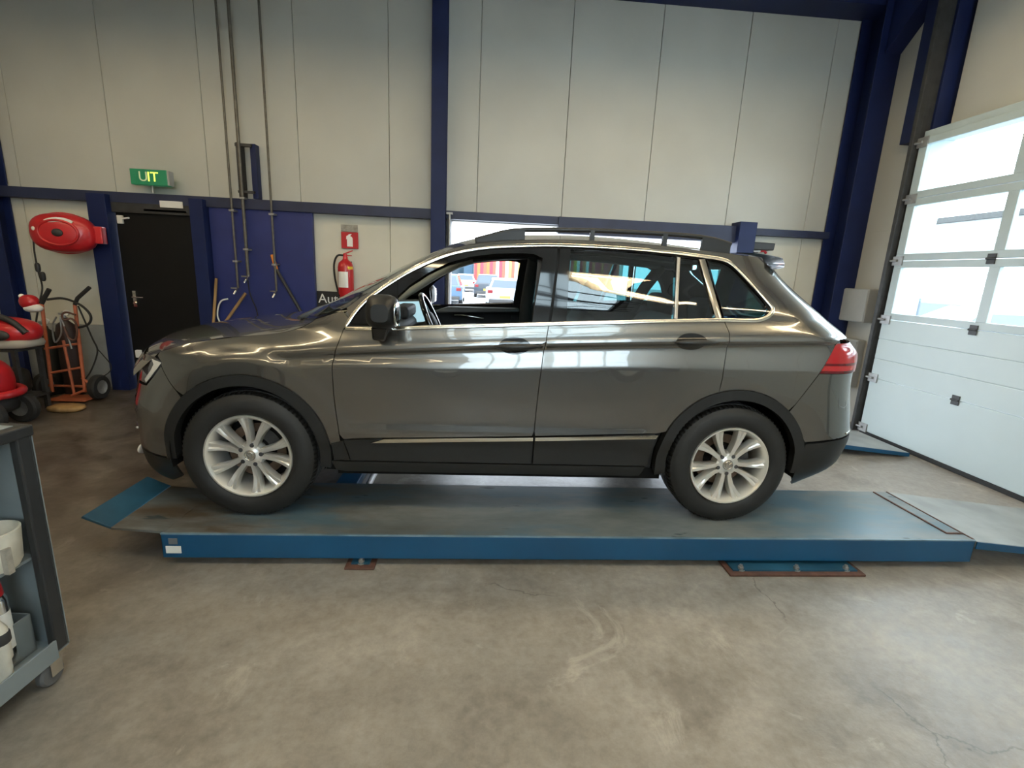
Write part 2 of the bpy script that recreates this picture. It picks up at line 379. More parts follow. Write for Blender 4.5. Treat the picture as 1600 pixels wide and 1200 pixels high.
door = bpy.data.objects.new('door_2', None); COL.objects.link(door); door.location = (DX,(DY0+DY1)/2,0)
struct(door, 'white sectional overhead door with three rows of windows', 'overhead door')
def dchild(b, name, m, parent=None, **k):
    o = b.build(name, m, **k); 
    o.parent = parent or door
    if not parent: o.location = (-DX,-(DY0+DY1)/2,0)
    return o
def prof_section(z0,z1,grooves):
    pts = [(DX+0.04,z0),(DX+0.04,z1),(DX,z1)]
    for g in sorted(grooves, reverse=True): pts += [(DX,g+0.006),(DX+0.005,g+0.003),(DX+0.005,g-0.003),(DX,g-0.006)]
    pts += [(DX,z0)]
    return MB().prism(pts,1,DY0,DY1)
dchild(prof_section(0.045,0.63,[]), 'door_section','door_white',bevel=0.004)
dchild(prof_section(0.636,1.255,[0.84,1.05]), 'door_section','door_white',bevel=0.004)
NW = 4
for (z0,z1) in ((1.26,1.85),(1.856,2.445),(2.451,3.01)):
    b = MB(); x0, x1 = DX, DX+0.045
    b.box(x0,x1,DY0,DY1,z0,z0+0.065); b.box(x0,x1,DY0,DY1,z1-0.065,z1)
    for k in range(NW+1):
        y = DY0+0.045+(DY1-DY0-0.09)*k/NW; wd = 0.045 if 0 < k < NW else 0.045
        b.box(x0,x1,y-wd,y+wd,z0+0.064,z1-0.064)
    sec = dchild(b,'door_section','door_alu',bevel=0.004)
    for k in range(NW):
        y0 = DY0+0.045+(DY1-DY0-0.09)*k/NW+0.045; y1 = DY0+0.045+(DY1-DY0-0.09)*(k+1)/NW-0.045
        dchild(MB().box(DX+0.018,DX+0.026,y0,y1,z0+0.064,z1-0.064),'pane','pane_glass',sec)
dchild(MB().box(DX+0.002,DX+0.035,DY0,DY1,0.0,0.046),'bottom_seal','black_rubber',bevel=0.006)
for z in (0.633,1.257,1.853):                                           # hinges on the section joints
    for y in (0.49,-0.52,-1.53):
        b = MB(); b.box(DX-0.008,DX+0.001,y-0.035,y+0.035,z-0.045,z+0.04); b.cyl((DX-0.014,y-0.035,z),(DX-0.014,y+0.035,z),0.009)
        dchild(b,'hinge','dark_metal',smooth=40)
for z in (0.08,0.633,1.257,1.853,2.448,2.97):                               # roller brackets at the edge
    b = MB(); b.box(DX-0.012,DX+0.0,DY1-0.10,DY1+0.02,z-0.045,z+0.045); b.cyl((DX-0.022,DY1-0.05,z),(DX-0.022,DY1+0.085,z),0.012); b.cyl((DX-0.022,DY1+0.05,z),(DX-0.022,DY1+0.075,z),0.026)
    dchild(b,'roller_bracket','galv',smooth=40)
tk = MB(); tk.box(DX-0.05,DX+0.10,DY1+0.03,DY1+0.04,0.02,4.5); tk.box(DX-0.05,DX-0.04,DY1+0.03,DY1+0.075,0.02,4.5); tk.box(DX+0.005,DX+0.015,DY1+0.03,DY1+0.075,0.02,4.5)
steel(tk, 'dark vertical roller track at the edge of the sectional door', 'dark_metal', cat='door track')
steel(MB().box(DX+0.05,XR+0.06,DY1-0.02,DY1+0.003,0,DZ), 'pale lining of the opening behind the sectional door edge', 'door_white', cat='lining')
bx = thing('control_cabinet','flat grey wall cabinet between the corner column and the sectional door','cabinet',(XR-0.06,2.06,1.18))
MB().box(-0.12,0,-0.21,0.21,0,0.38).build('cabinet_body','grey_box',bx,bevel=0.012)
MB().box(-0.126,-0.118,-0.2,0.2,0.01,0.37).build('cabinet_door','grey_box',bx,bevel=0.004)
b2 = thing('floor_conduit_box','grey metal box low on the wall behind the tail light','box',(XR-0.06,2.06,0.42))
MB().box(-0.10,0,-0.17,0.17,0,0.56).build('box_body','grey_box',b2,bevel=0.01); MB().box(-0.106,-0.099,-0.16,0.16,0.02,0.54).build('box_lid','plinth',b2,bevel=0.004)

# ---- ceiling lamps: rows of fluorescent fittings
emission('tube_glow', TUBE_COLOUR, TUBE_STRENGTH)
mat('lamp_white',(0.7,0.7,0.68),0.5,var=0.03)
def lamp(x,y,z,label,rz=0.0):
    t = thing('fluorescent_light', label, 'ceiling light', (x,y,z), rz, 'fluorescent ceiling lights')
    MB().prism([(-0.11,-0.035),(-0.105,-0.035),(-0.06,0.03),(0.06,0.03),(0.105,-0.035),(0.11,-0.035),(0.06,0.06),(-0.06,0.06)],0,-0.78,0.78).build('housing','lamp_white',t)
    for sy in (-0.035,0.035): MB().cyl((-0.74,sy,-0.018),(0.74,sy,-0.018),0.016,10).build('tube','tube_glow',t,smooth=60)
    for sx in (-0.6,0.6): MB().cyl((sx,0,0.06),(sx,0,4.9-z),0.008,6).build('hanger','galv',t)
lamp_rows = [(0.3,'over the car and the back wall'),(-2.35,'above the photographer'),(-6.6,'near the far front wall')]
for y, wh in lamp_rows:
    for i, x in enumerate((-3.2,-0.9,2.3,4.1) if y > -1 else (-3.4,-1.2,0.9,3.0,4.9)):
        lamp(x,y,4.05,('first','second','third','fourth','fifth')[i]+' fluorescent light from the left in the row '+wh)

# ================================================================ the car
CZ = 0.18                                                     # top of the lift platforms
def paint(name, col, rough, metal):
    m = mat(name, col, rough, metal=metal, var=0.0, coat=1.0); return m
paint('car_paint', (0.175,0.172,0.163), 0.27, 0.88)
mat('gloss_black', (0.008,0.008,0.009), 0.08, var=0.0, coat=0.5)
mat('cladding', (0.012,0.0125,0.0125), 0.45, var=0.1, scale=30, bump=0.05, bscale=300)
mat('under_black', (0.006,0.006,0.006), 0.9, var=0.0, spec=0.2)
mat('cabin_black', (0.014,0.014,0.015), 0.65, var=0.1, bump=0.05, bscale=200)
mat('cabin_beige', (0.36,0.34,0.29), 0.8, var=0.05)
mat('cabin_grey', (0.10,0.10,0.10), 0.6, var=0.05)
mat('rubber_tyre', (0.012,0.012,0.0115), 0.62, var=0.2, scale=12, bump=0.1, bscale=60)
mat('alloy', (0.80,0.79,0.75), 0.28, metal=0.72, var=0.04, coat=0.3)
mat('alloy_dark', (0.34,0.33,0.31), 0.4, metal=0.8, var=0.05)
mat('brake', (0.16,0.11,0.08), 0.5, metal=0.8, var=0.3, scale=20)
mat('tail_red', (0.42,0.012,0.015), 0.12, var=0.0, coat=0.6)
mat('tail_dark_red', (0.12,0.003,0.006), 0.15, var=0.0, coat=0.5)
mat('lens_clear', (0.62,0.60,0.55), 0.12, var=0.0, coat=0.6)
mat('lens_dark', (0.05,0.05,0.055), 0.12, var=0.0, coat=0.6)
mat('screen_lit', (0.25,0.40,0.45), 0.2, var=0.0, emit=(0.55,0.85,0.95), es=0.45)
glass('tint_glass', (0.16,0.30,0.31), 0.09)
glass('clear_glass', (0.72,0.82,0.80), 0.06)
mat('trim_chrome', (0.72,0.70,0.62), 0.16, metal=1.0, var=0.0)
mat('plate_yellow', (0.75,0.50,0.03), 0.4, var=0.02)

def pchip(x, y, xq):
    x = np.asarray(x, float); y = np.asarray(y, float); h = np.diff(x); d = np.diff(y)/h
    m = np.zeros_like(y)
    for i in range(1, len(x)-1):
        if d[i-1]*d[i] > 0:
            w1 = 2*h[i]+h[i-1]; w2 = h[i]+2*h[i-1]; m[i] = (w1+w2)/(w1/d[i-1]+w2/d[i])
    m[0], m[-1] = d[0], d[-1]
    xq = np.clip(np.asarray(xq, float), x[0], x[-1]); k = np.clip(np.searchsorted(x, xq)-1, 0, len(x)-2)
    t = (xq-x[k])/h[k]
    return ((1+2*t)*(1-t)**2*y[k]+t*(1-t)**2*h[k]*m[k]+t*t*(3-2*t)*y[k+1]+t*t*(t-1)*h[k]*m[k+1])
def zc(x): return pchip([-1,-0.45,0.1,0.336,0.73,1.31,1.98,2.25,2.86,3.22,3.8],[0.84,0.875,0.905,0.929,0.956,1.0,1.038,1.051,1.077,1.092,1.11],x)
def zb(x): return pchip([-1,-0.5,-0.2,0.1,0.3,0.52,1.05,1.59,2.33,2.75,3.8],[0.90,0.955,0.985,1.005,1.02,1.057,1.089,1.124,1.17,1.185,1.20],x)
def zs(x): return pchip([-1,-0.1,0.3,0.53,1.06,1.53,2.09,2.45,3.0,3.8],[0.77,0.83,0.85,0.873,0.877,0.893,0.918,0.923,0.93,0.94],x)
# knots: (z, half width) door section / fender section / rear section
def knots(x):
    f = float(np.clip((0.58-x)/0.55, 0, 1)); f = f*f*(3-2*f); r = float(np.clip((x-2.3)/0.7, 0, 1)); r = r*r*(3-2*r)
    c, b, s = float(zc(x)), float(zb(x)), float(zs(x))
    Z = [0.10,0.20,0.27,0.31,0.43,0.50,0.575,0.72,s-0.014,s,c-0.030,c,b,b+0.02,1.36,1.50,1.56,1.64]
    D = [0.80,0.850,0.880,0.894,0.903,0.917,0.910,0.9130,0.9135,0.9120,0.894,0.917,0.868,0.862,0.762,0.680,0.632,0.53]
    F = [0.80,0.850,0.880,0.892,0.900,0.904,0.907,0.909,0.9085,0.908,0.898,0.892,0.815,0.79,0.74,0.68,0.63,0.53]
    Rr = [0.80,0.850,0.880,0.892,0.903,0.912,0.914,0.915,0.914,0.912,0.893,0.914,0.858,0.850,0.742,0.660,0.615,0.53]
    W = [d*(1-f)*(1-r)+ff*f+rr*r for d, ff, rr in zip(D, F, Rr)]
    return Z, W
NXF, NXR = 2.2, 3.0
LF, LR = 0.60, 0.50
def xfz(z): return pchip([0.05,0.12,0.22,0.42,0.53,0.65,0.80,0.88,0.95,1.1],[-0.78,-0.84,-0.885,-0.885,-0.89,-0.86,-0.82,-0.785,-0.72,-0.55],z)
def xrz(z): return pchip([0.05,0.18,0.36,0.50,0.62,0.87,1.0,1.07,1.22,1.40,1.515,1.65],[3.25,3.36,3.58,3.61,3.59,3.55,3.55,3.50,3.33,3.14,3.04,2.94],z)
TX = np.linspace(-0.92,3.64,457); TZ = np.linspace(0.10,1.64,617); TAB = np.zeros((len(TX),len(TZ)))
KN = np.array([knots(x) for x in TX])                         # (x, z/w, knot), smoothed along the car
kg = np.exp(-0.5*(np.arange(-24,25)/10.0)**2); kg /= kg.sum()
for q in range(2):
    for j in range(KN.shape[2]): KN[:,q,j] = np.convolve(np.pad(KN[:,q,j],24,mode='reflect',reflect_type='odd'),kg,mode='valid')
for i in range(len(TX)): TAB[i] = pchip(KN[i,0], KN[i,1], TZ)
for i, x in enumerate(TX):
    wv = TAB[i]
    for cx in (0.0,2.677):                                   # flat flares round the wheel arches
        r = np.hypot(x-cx, (TZ-0.36)); t = np.clip((0.58-r)/0.075,0,1); t = t*t*(3-2*t)
        t = t*np.clip((TZ-0.40)/0.08,0,1)
        wv = wv+(np.maximum(0.9145,wv)-wv)*t
    TAB[i] = wv
# plan taper towards nose and tail
XX, ZZ = np.meshgrid(TX, TZ, indexing='ij')
tf = np.clip((XX-xfz(ZZ))/LF,0,1); tr = np.clip((xrz(ZZ)-XX)/LR,0,1)
TAB = TAB*(1-(1-tf)**NXF)**(1/NXF)*(1-(1-tr)**NXR)**(1/NXR)
def S(x, z):
    x = np.asarray(x, float); z = np.asarray(z, float)
    fx = np.clip((x-TX[0])/(TX[1]-TX[0]),0,len(TX)-1.001); fz = np.clip((z-TZ[0])/(TZ[1]-TZ[0]),0,len(TZ)-1.001)
    i = fx.astype(int); j = fz.astype(int); a = fx-i; b = fz-j
    return TAB[i,j]*(1-a)*(1-b)+TAB[i+1,j]*a*(1-b)+TAB[i,j+1]*(1-a)*b+TAB[i+1,j+1]*a*b
def NRM(x, z, hx=0.02, hz=0.004):
    sx = (S(x+hx,z)-S(x-hx,z))/(2*hx); sz = (S(x,z+hz)-S(x,z-hz))/(2*hz)
    n = np.stack([-sx,-np.ones_like(sx),-sz],-1); return n/np.linalg.norm(n,axis=-1,keepdims=True)
def px(u, v):
    y = -0.88
    for _ in range(12):
        q = at(u,v,1,y); y = -float(S(q[0],q[2]-CZ))
    return (float(q[0]), float(q[2]-CZ))
def pc(L, n=5): return catmull([px(*q) for q in L], n)

car = thing('car','grey five-door sport utility car parked on the blue lift','car',(0,0,CZ))
def inset(P, d):
    P = [np.array(p) for p in P]; n = len(P); out = []
    ar = sum(P[i][0]*P[(i+1)%n][1]-P[(i+1)%n][0]*P[i][1] for i in range(n)); sg = 1 if ar > 0 else -1
    for i in range(n):
        a = P[i]-P[i-1]; b = P[(i+1)%n]-P[i]
        na = np.array([-a[1],a[0]])/(np.linalg.norm(a)+1e-12)*sg; nb = np.array([-b[1],b[0]])/(np.linalg.norm(b)+1e-12)*sg
        m = na+nb; L = np.linalg.norm(m)
        m = m/L if L > 1e-6 else na
        k = d/max(0.5,float(m@na)); out.append(P[i]+m*k)
    return [tuple(p) for p in out]
def inside(pt, P):
    x, z = pt; c = False; n = len(P); j = n-1
    for i in range(n):
        if (P[i][1] > z) != (P[j][1] > z) and x < (P[j][0]-P[i][0])*(z-P[i][1])/(P[j][1]-P[i][1]+1e-15)+P[i][0]: c = not c
        j = i
    return c
def dedupe(P, eps=1.2e-3):
    out = []
    for p in P:
        if not out or math.hypot(p[0]-out[-1][0],p[1]-out[-1][1]) > eps: out.append(p)
    while len(out) > 3 and math.hypot(out[0][0]-out[-1][0],out[0][1]-out[-1][1]) < eps: out.pop()
    return out
def densify(P, step=0.03):
    out = []; n = len(P)
    for i in range(n):
        a, b = P[i], P[(i+1)%n]; k = max(1,int(math.hypot(b[0]-a[0],b[1]-a[1])/step))
        for t in range(k): out.append((a[0]+(b[0]-a[0])*t/k, a[1]+(b[1]-a[1])*t/k))
    return out
CARPARTS = []
def side_panel(name, outline, m, gap=0.002, off=0.0, thick=0.012, holes=(), step=0.021, both=True, parent=None, label=None, crease=True):
    """a body panel: outline in car (x,z), laid on the body-side surface and given thickness"""
    P = densify(dedupe(inset(dedupe(outline), gap)) if gap else dedupe(outline))
    H = [densify(dedupe(inset(dedupe(h), -gap))) for h in holes]
    vs = [Vector(p) for p in P]; es = [(i,(i+1)%len(P)) for i in range(len(P))]
    for h in H:
        b = len(vs); vs += [Vector(p) for p in h]; es += [(b+i,b+(i+1)%len(h)) for i in range(len(h))]
    xs = [p[0] for p in P]; zz = [p[1] for p in P]
    def near(q):
        return any((q[0]-p[0])**2+(q[1]-p[1])**2 < (0.45*step)**2 for p in P) or any((q[0]-p[0])**2+(q[1]-p[1])**2 < (0.45*step)**2 for h in H for p in h)
    def ok(q): return inside(q,P) and not any(inside(q,h) for h in H) and not near(q)
    gx = np.arange(min(xs),max(xs),step); gz = np.arange(min(zz),max(zz),step); pts = []
    for x in gx:
        cz = float(zc(x)); sz = float(zs(x)); lines = [cz,cz-0.006,cz-0.012,cz-0.018,cz-0.024,cz-0.030,cz-0.036,cz+0.006,sz-0.014,sz-0.007,sz,sz+0.008] if crease and x > -0.1 else []
        for z in gz:
            if lines and (cz-0.046 < z < cz+0.016 or sz-0.024 < z < sz+0.018): continue
            if ok((x,z)): pts.append((x,z))
        for l in lines:
            if ok((x,l)): pts.append((x,l))
    vs += [Vector(p) for p in pts]
    r = delaunay_2d_cdt(vs, es, [], 0, 1e-5)
    V2 = np.array([(p[0],p[1]) for p in r[0]]); F = []
    for f in r[2]:
        c = V2[list(f)].mean(0)
        if inside(c,P) and not any(inside(c,h) for h in H): F.append(list(f))
    if not F: return None
    Y = -(S(V2[:,0],V2[:,1])+off); n = len(V2)
    for k, f in enumerate(F):
        a, b, c = V2[f[0]], V2[f[1]], V2[f[2]]
        if (b[0]-a[0])*(c[1]-a[1])-(b[1]-a[1])*(c[0]-a[0]) < 0: F[k] = f[::-1]   # face towards -y
    ed = {}
    for f in F:
        for i in range(len(f)): ed[(f[i],f[(i+1)%len(f)])] = 1
    bd = [(a,b) for (a,b) in ed if (b,a) not in ed]
    verts = [(V2[i,0],Y[i],V2[i,1]) for i in range(n)]; N = NRM(V2[:,0],V2[:,1]); nl = [tuple(q) for q in N]
    mp = {}
    for a, b in bd:
        for q in (a,b):
            if q not in mp:
                d = N[q]*-thick; mp[q] = (len(verts), len(verts)+1)
                verts.append(verts[q]); nl.append((0,0,0)); verts.append((verts[q][0]+d[0],verts[q][1]+d[1],verts[q][2]+d[2])); nl.append((0,0,0))
    for a, b in bd: F.append([mp[b][0],mp[a][0],mp[a][1],mp[b][1]])
    me = bpy.data.meshes.new(name); me.from_pydata(verts,[],F); me.update()
    me.polygons.foreach_set('use_smooth',[True]*len(me.polygons)); me.normals_split_custom_set_from_vertices(nl)
    me.materials.append(MATS[m])
    o = bpy.data.objects.new(name,me); COL.objects.link(o); o.parent = parent or car
    if label: o['label'] = label
    if both and parent is None: mirror(o)
    return o
def mirror(o, parent=None):
    c = o.copy(); COL.objects.link(c); c.scale = (1,-1,1); c.parent = parent or car
    for ch in o.children:
        d = ch.copy(); COL.objects.link(d); d.parent = c
    return c
def on_side(x, z, off=0.0): return (x, -float(S(x,z))-off, z)
def strip(name, P, wid, proud, m, closed=False, parent=None, both=True, label=None):
    """a bead with a flat-topped section running along a path on the body side"""
    P = dedupe(P, 0.004); b = MB(); rows = []; n = len(P)
    for i, p in enumerate(P):
        q = P[(i+1)%n] if (closed or i < n-1) else p; o_ = P[i-1] if (closed or i > 0) else p
        d = np.array(q)-np.array(o_); d = d/np.linalg.norm(d); nn = np.array([-d[1],d[0]])*wid/2
        row = []
        for s, h in ((-1,-0.006),(-1,proud*0.6),(-0.6,proud),(0.6,proud),(1,proud*0.6),(1,-0.006)):
            x, z = p[0]+nn[0]*s, p[1]+nn[1]*s; row.append(on_side(x,z,h))
        rows.append(row)
    if closed: rows.append(rows[0])
    b.grid(rows); 
    if not closed: b.add(rows[0],[tuple(range(6))]); b.add(rows[-1],[tuple(range(6))])
    o = b.build(name,m,parent or car,smooth=50)
    if label: o['label'] = label
    if both and parent is None: mirror(o)
    return o

# ---- traced lines (photo pixels on the near side)
L_hood = pc([(250,549),(270,543),(300,535),(360,527),(420,522),(456,516),(478,508),(494,498)])
L_gap1 = pc([(537,514),(527,540),(520,566),(520,596),(523,630),(528,665),(534,698)])
L_gap2 = pc([(858,505),(852,540),(844,590),(838,640),(834,683)])
L_gap3 = pc([(1131,500),(1139,519),(1140,528),(1135,548),(1131,575),(1129,590)])
L_apil = pc([(494,498),(535,484),(560,467),(580,454),(600,443),(630,424),(660,408),(690,394),(727,383),(765,378),(815,375),(890,374.5),(970,378),(1045,385),(1097,391),(1140,396),(1180,401),(1212,406)])
L_dlo_top = pc([(541,508),(550,494),(562,479),(577,465),(612,440),(650,418),(700,397),(750,387),(800,383.5),(875,382.5),(970,387),(1045,393.5),(1097,400)],4)
L_dlo_rear = pc([(1097,400),(1128,405),(1146,414),(1178,447),(1202,474),(1207,483),(1202,493),(1186,500),(1160,500.5)],4)
L_belt = pc([(1160,500.5),(1130,500),(1070,501),(960,503.5),(857,506),(780,508),(700,510),(615,513),(541,513)],3)
def arch(cx, r, a0, a1, n=30, zr=0.365): return [(cx+r*math.cos(math.radians(a0+(a1-a0)*i/n)), zr+r*math.sin(math.radians(a0+(a1-a0)*i/n))) for i in range(n+1)]
RA, RI = 0.437, 0.378
# ---- front fender
z_sill_top = px(560,699)[1]
a_gap1 = [p for p in L_gap1]
F_end = a_gap1[-1]
ang = lambda p, cx: math.degrees(math.atan2(p[1]-0.365,p[0]-cx))
fg = pc([(252,571),(262,592),(275,610)],4)                       # fender / bumper joint
ang0 = math.degrees(math.acos(max(-1,min(1,(F_end[0])/RA)))) if abs(F_end[0]) < RA else 5
fender = side_panel('front_fender', L_hood+pc([(535,485),(546,499),(539,512)],2)+a_gap1+[(RA*math.cos(math.radians(8)),0.365+RA*math.sin(math.radians(8)))]+arch(0,RA,10,ang(fg[-1],0)-1)+fg[::-1]+pc([(252,566),(246,556)],1), 'car_paint')
# ---- doors (skin below the belt)
sx0, sx1 = L_gap1[-1], L_gap2[-1]
strip_top = lambda x: float(np.interp(x,[0.5,0.66,1.53,2.21],[0.462,0.472,0.505,0.536]))
sill_y = lambda x: strip_top(x)
fd_out = [p for p in L_gap1 if p[1] > strip_top(p[0])+0.004]+[(x,strip_top(x)) for x in np.linspace(0.505,px(834,683)[0]-0.01,18)]+[p for p in L_gap2[::-1] if p[1] > strip_top(p[0])+0.004]+[p for p in L_belt if 0.53 < p[0] < L_gap2[0][0]-0.004]
fdoor = side_panel('front_door', fd_out, 'car_paint')
arR = arch(2.677,RA,180-3,90,40)
rd_lo = [(x,strip_top(x)) for x in np.linspace(px(834,683)[0]+0.006,2.225,16)]
cut = L_gap3[-1]
arc_rd = [p for p in arR if p[1] > strip_top(2.23)+0.004 and p[0] < cut[0]-0.01]
rd_out = [p for p in L_gap2 if p[1] > strip_top(p[0])+0.004]+rd_lo+arc_rd+[(cut[0]-0.0085,0.365+math.sqrt(RA**2-(cut[0]-0.0085-2.677)**2))]+L_gap3[::-1]+[p for p in L_belt if L_gap2[0][0]+0.004 < p[0] < L_gap3[0][0]-0.004]
rdoor = side_panel('rear_door', rd_out, 'car_paint')
# ---- rear quarter with pillar, cant rail and A pillar
def xtrim(z, y, W=None):
    W = float(S(2.4,z)) if W is None else W
    return float(xrz(z))-LR*(1-(1-min(1,(y/W))**NXR)**(1/NXR))
YR = 0.60
bmp = px(1278,587); bm2 = px(1243,632)
tl_a, tl_b = px(1306,539), px(1280,584)
Wz = lambda z: float(np.interp(z,[0.1,0.5,0.9,1.1,1.2,1.36,1.5,1.56],[0.86,0.915,0.912,0.90,0.85,0.742,0.66,0.62]))
rear_edge = [(xtrim(z,min(YR,Wz(z)*0.86),Wz(z)),z) for z in np.linspace(1.10,1.50,14)]
cq = (cut[0]-0.008,0.365+math.sqrt(RA**2-(cut[0]-0.008-2.677)**2)); aq = arch(2.677,RA,ang(cq,2.677),ang(bm2,2.677),26)
q_out = L_gap3+aq+[bm2,bmp,tl_b,tl_a,(tl_a[0]+0.02,1.095)]+rear_edge+[p for p in L_apil[::-1] if p[0] < rear_edge[-1][0]-0.01 and p[0] > px(538,484)[0]]+[px(546,498)]+L_dlo_top+L_dlo_rear+[p for p in L_belt if p[0] > L_gap3[0][0]+0.006]
quarter = side_panel('rear_quarter', q_out, 'car_paint', gap=0.002)
# ---- chrome line round the windows, chrome strip on the doors
strip('window_trim', L_dlo_top+L_dlo_rear[1:]+L_belt[1:], 0.019, 0.006, 'trim_chrome', closed=True, label='bright chrome strip framing the side windows')
xg = px(834,688)[0]
st_mid = lambda x: float(np.interp(x,[0.60,0.66,1.53,2.21],[0.452,0.457,0.491,0.520]))
stf = side_panel('door_strip', [(0.645,st_mid(0.645)-0.013)]+[(x,st_mid(x)+0.012) for x in np.linspace(0.72,xg-0.004,12)]+[(x,st_mid(x)-0.013) for x in np.linspace(xg-0.004,0.66,12)], 'trim_chrome', off=0.012, thick=0.02, crease=False, label='chrome strip low on the front door')
side_panel('door_strip', [(x,st_mid(x)+0.012) for x in np.linspace(xg+0.004,2.237,10)]+[(x,st_mid(x)-0.013) for x in np.linspace(2.222,xg+0.004,10)], 'trim_chrome', off=0.012, thick=0.02, crease=False, label='chrome strip low on the rear door')
# ---- black lower cladding
lowz = lambda x: 0.335
xa, xb2 = 0.50, 2.205
side_panel('door_cladding', [(x,strip_top(x)-0.004) for x in np.linspace(xa+0.005,xg-0.003,12)]+[(x,lowz(x)) for x in np.linspace(xg-0.003,xa+0.04,12)], 'cladding', off=0.004, crease=False)
side_panel('door_cladding', [(x,strip_top(x)-0.004) for x in np.linspace(xg+0.003,2.222,10)]+[(2.198,0.335)]+[(x,lowz(x)) for x in np.linspace(2.19,xg+0.003,10)], 'cladding', off=0.004, crease=False)
side_panel('sill', [(0.43,0.330)]+[(x,0.330) for x in np.linspace(0.5,2.19,12)]+[(2.165,0.265)]+[(x,0.262) for x in np.linspace(2.1,0.5,12)]+[(0.455,0.27)], 'cladding', off=0.0, crease=False)
side_panel('fender_cladding', [(0.437,0.44),(0.505,0.452),(0.535,0.338),(0.447,0.335)], 'cladding', off=0.004, crease=False)
for cx, a0, a1 in ((0.0,-10,186),(2.677,-8,191)):
    o1 = arch(cx,RA,a0,a1,40); i1 = arch(cx,RI,a0,a1,40)
    side_panel('wheel_arch_trim', o1+i1[::-1], 'cladding', gap=0.001, off=0.010, thick=0.05, step=0.03, crease=False, label='black plastic wheel arch trim')
# ---- black window surrounds, pillars and glass
xh = lambda u, v: px(u,v)
dlo_f = [p for p in L_dlo_top if p[0] < px(873,384)[0]]
fr_f = dlo_f+[px(873,384),px(858,505)]+[p for p in L_belt if 0.50 < p[0] < px(857,505)[0]-0.01]
hole_f = catmull([px(*q) for q in [(624,508),(622,464),(640,447),(670,427),(700,412),(735,402),(775,397.5),(815,396.5),(834,398),(847,404),(843,430),(836,470),(831,502),(735,505)]],1,closed=True)
side_panel('window_frame', fr_f, 'gloss_black', gap=0.004, off=-0.006, thick=0.03, holes=[hole_f], crease=False, step=0.04)
dlo_r = [p for p in L_dlo_top if px(876,384)[0] < p[0]]
fr_r = [px(875,384)]+dlo_r+[px(1102,401),px(1130,500)]+[p for p in L_belt if px(860,505)[0]+0.01 < p[0] < px(1129,500)[0]-0.01]+[px(860,505)]
h_r1 = [px(*q) for q in [(893,391),(930,391.5),(970,393),(1015,397),(1056,401.5),(1054,450),(1051,498),(960,500.5),(886,502.5),(890,440)]]
h_r2 = [px(*q) for q in [(1065,403),(1091,406),(1105,450),(1117,497),(1061,498),(1063,450)]]
side_panel('window_frame', fr_r, 'gloss_black', gap=0.004, off=-0.006, thick=0.03, holes=[h_r1,h_r2], crease=False, step=0.04)
side_panel('side_window', h_r1, 'tint_glass', gap=-0.006, off=-0.012, thick=0.004, crease=False, step=0.06, label='dark tinted rear door window')
side_panel('side_window', h_r2, 'tint_glass', gap=-0.006, off=-0.012, thick=0.004, crease=False, step=0.06, label='small tinted rear door window')
strip('window_divider', [px(1060.5,402),px(1058,450),px(1056,498)], 0.018, 0.004, 'alloy_dark')
strip('door_pillar_trim', [px(1097,405),px(1110,450),px(1123,497)], 0.034, 0.003, 'car_paint')
q_gl = [px(*q) for q in [(1108,406),(1128,410),(1143,418),(1160,434),(1178,453),(1196,476),(1199,485),(1193,493),(1180,496),(1155,496.5),(1134,497)]]
fr_q = L_dlo_rear+[p for p in L_belt if p[0] > px(1132,500)[0]]+[px(1131,499.5),px(1103,402)]
side_panel('window_frame', fr_q, 'gloss_black', gap=0.004, off=-0.006, thick=0.03, holes=[q_gl], crease=False, step=0.04)
side_panel('side_window', q_gl, 'tint_glass', gap=-0.006, off=-0.012, thick=0.004, crease=False, step=0.06, label='tinted rear quarter window')

# ---- top skin: hood, windscreen, roof
EX = np.array([p[0] for p in L_hood]); EZ = np.array([p[1] for p in L_hood])
HPX = np.polyfit(EX,EZ,4)
def hood_edge(x): return float(np.polyval(HPX,x))
HV = np.linspace(-1,1,41)
def hood_pt(xs, v):
    dx = 0.23*abs(v)**2.4; xe = xs+0.23; ze = hood_edge(max(xe,EX[0])) if xe > EX[0] else EZ[0]-(EX[0]-xe)*0.9
    ye = float(S(max(xe,EX[0]),hood_edge(max(xe,EX[0]))))
    zcn = float(pchip([-0.84,-0.82,-0.78,-0.70,-0.5,-0.2,0.10,0.35],[0.83,0.862,0.892,0.928,0.975,1.022,1.058,1.085],xs))
    k = abs(v)**2.2
    rib = 0.0*math.exp(-((abs(v)-0.62)/0.06)**2)*min(1,max(0,(xs+0.8)/0.3))
    return (xs+dx, v*(ye-0.003), zcn*(1-k)+ze*k+rib*(1-k))
rows = [[hood_pt(xs,v) for v in HV] for xs in np.concatenate([np.linspace(-0.84,-0.6,16),np.linspace(-0.58,0.14,30)])]
MB().grid(rows).build('hood','car_paint',car,smooth=60)
AX = [p for p in L_apil]
def ap(t):                                                     # point on the A pillar / roof edge by arc fraction between two x
    return t
ax = np.array([p[0] for p in AX]); az = np.array([p[1] for p in AX])
def edge_z(x): return float(np.interp(x,ax,az))
x_top = 1.02
rows = []
for t in np.linspace(0,1,18):
    xe = 0.33+(x_top-0.33)*t; ze = edge_z(xe); ye = float(S(xe,ze))-0.004
    xc_ = 0.10+(x_top-0.06-0.10)*t; zcn = 1.055+(edge_z(x_top-0.05)+0.055-1.055)*(t*1.10-0.10*t*t)
    rows.append([(xc_*(1-abs(v)**2.2)+xe*abs(v)**2.2, v*ye, zcn*(1-abs(v)**2.2)+ze*abs(v)**2.2) for v in np.linspace(-1,1,21)])
MB().grid(rows).build('windscreen','clear_glass',car,smooth=60)
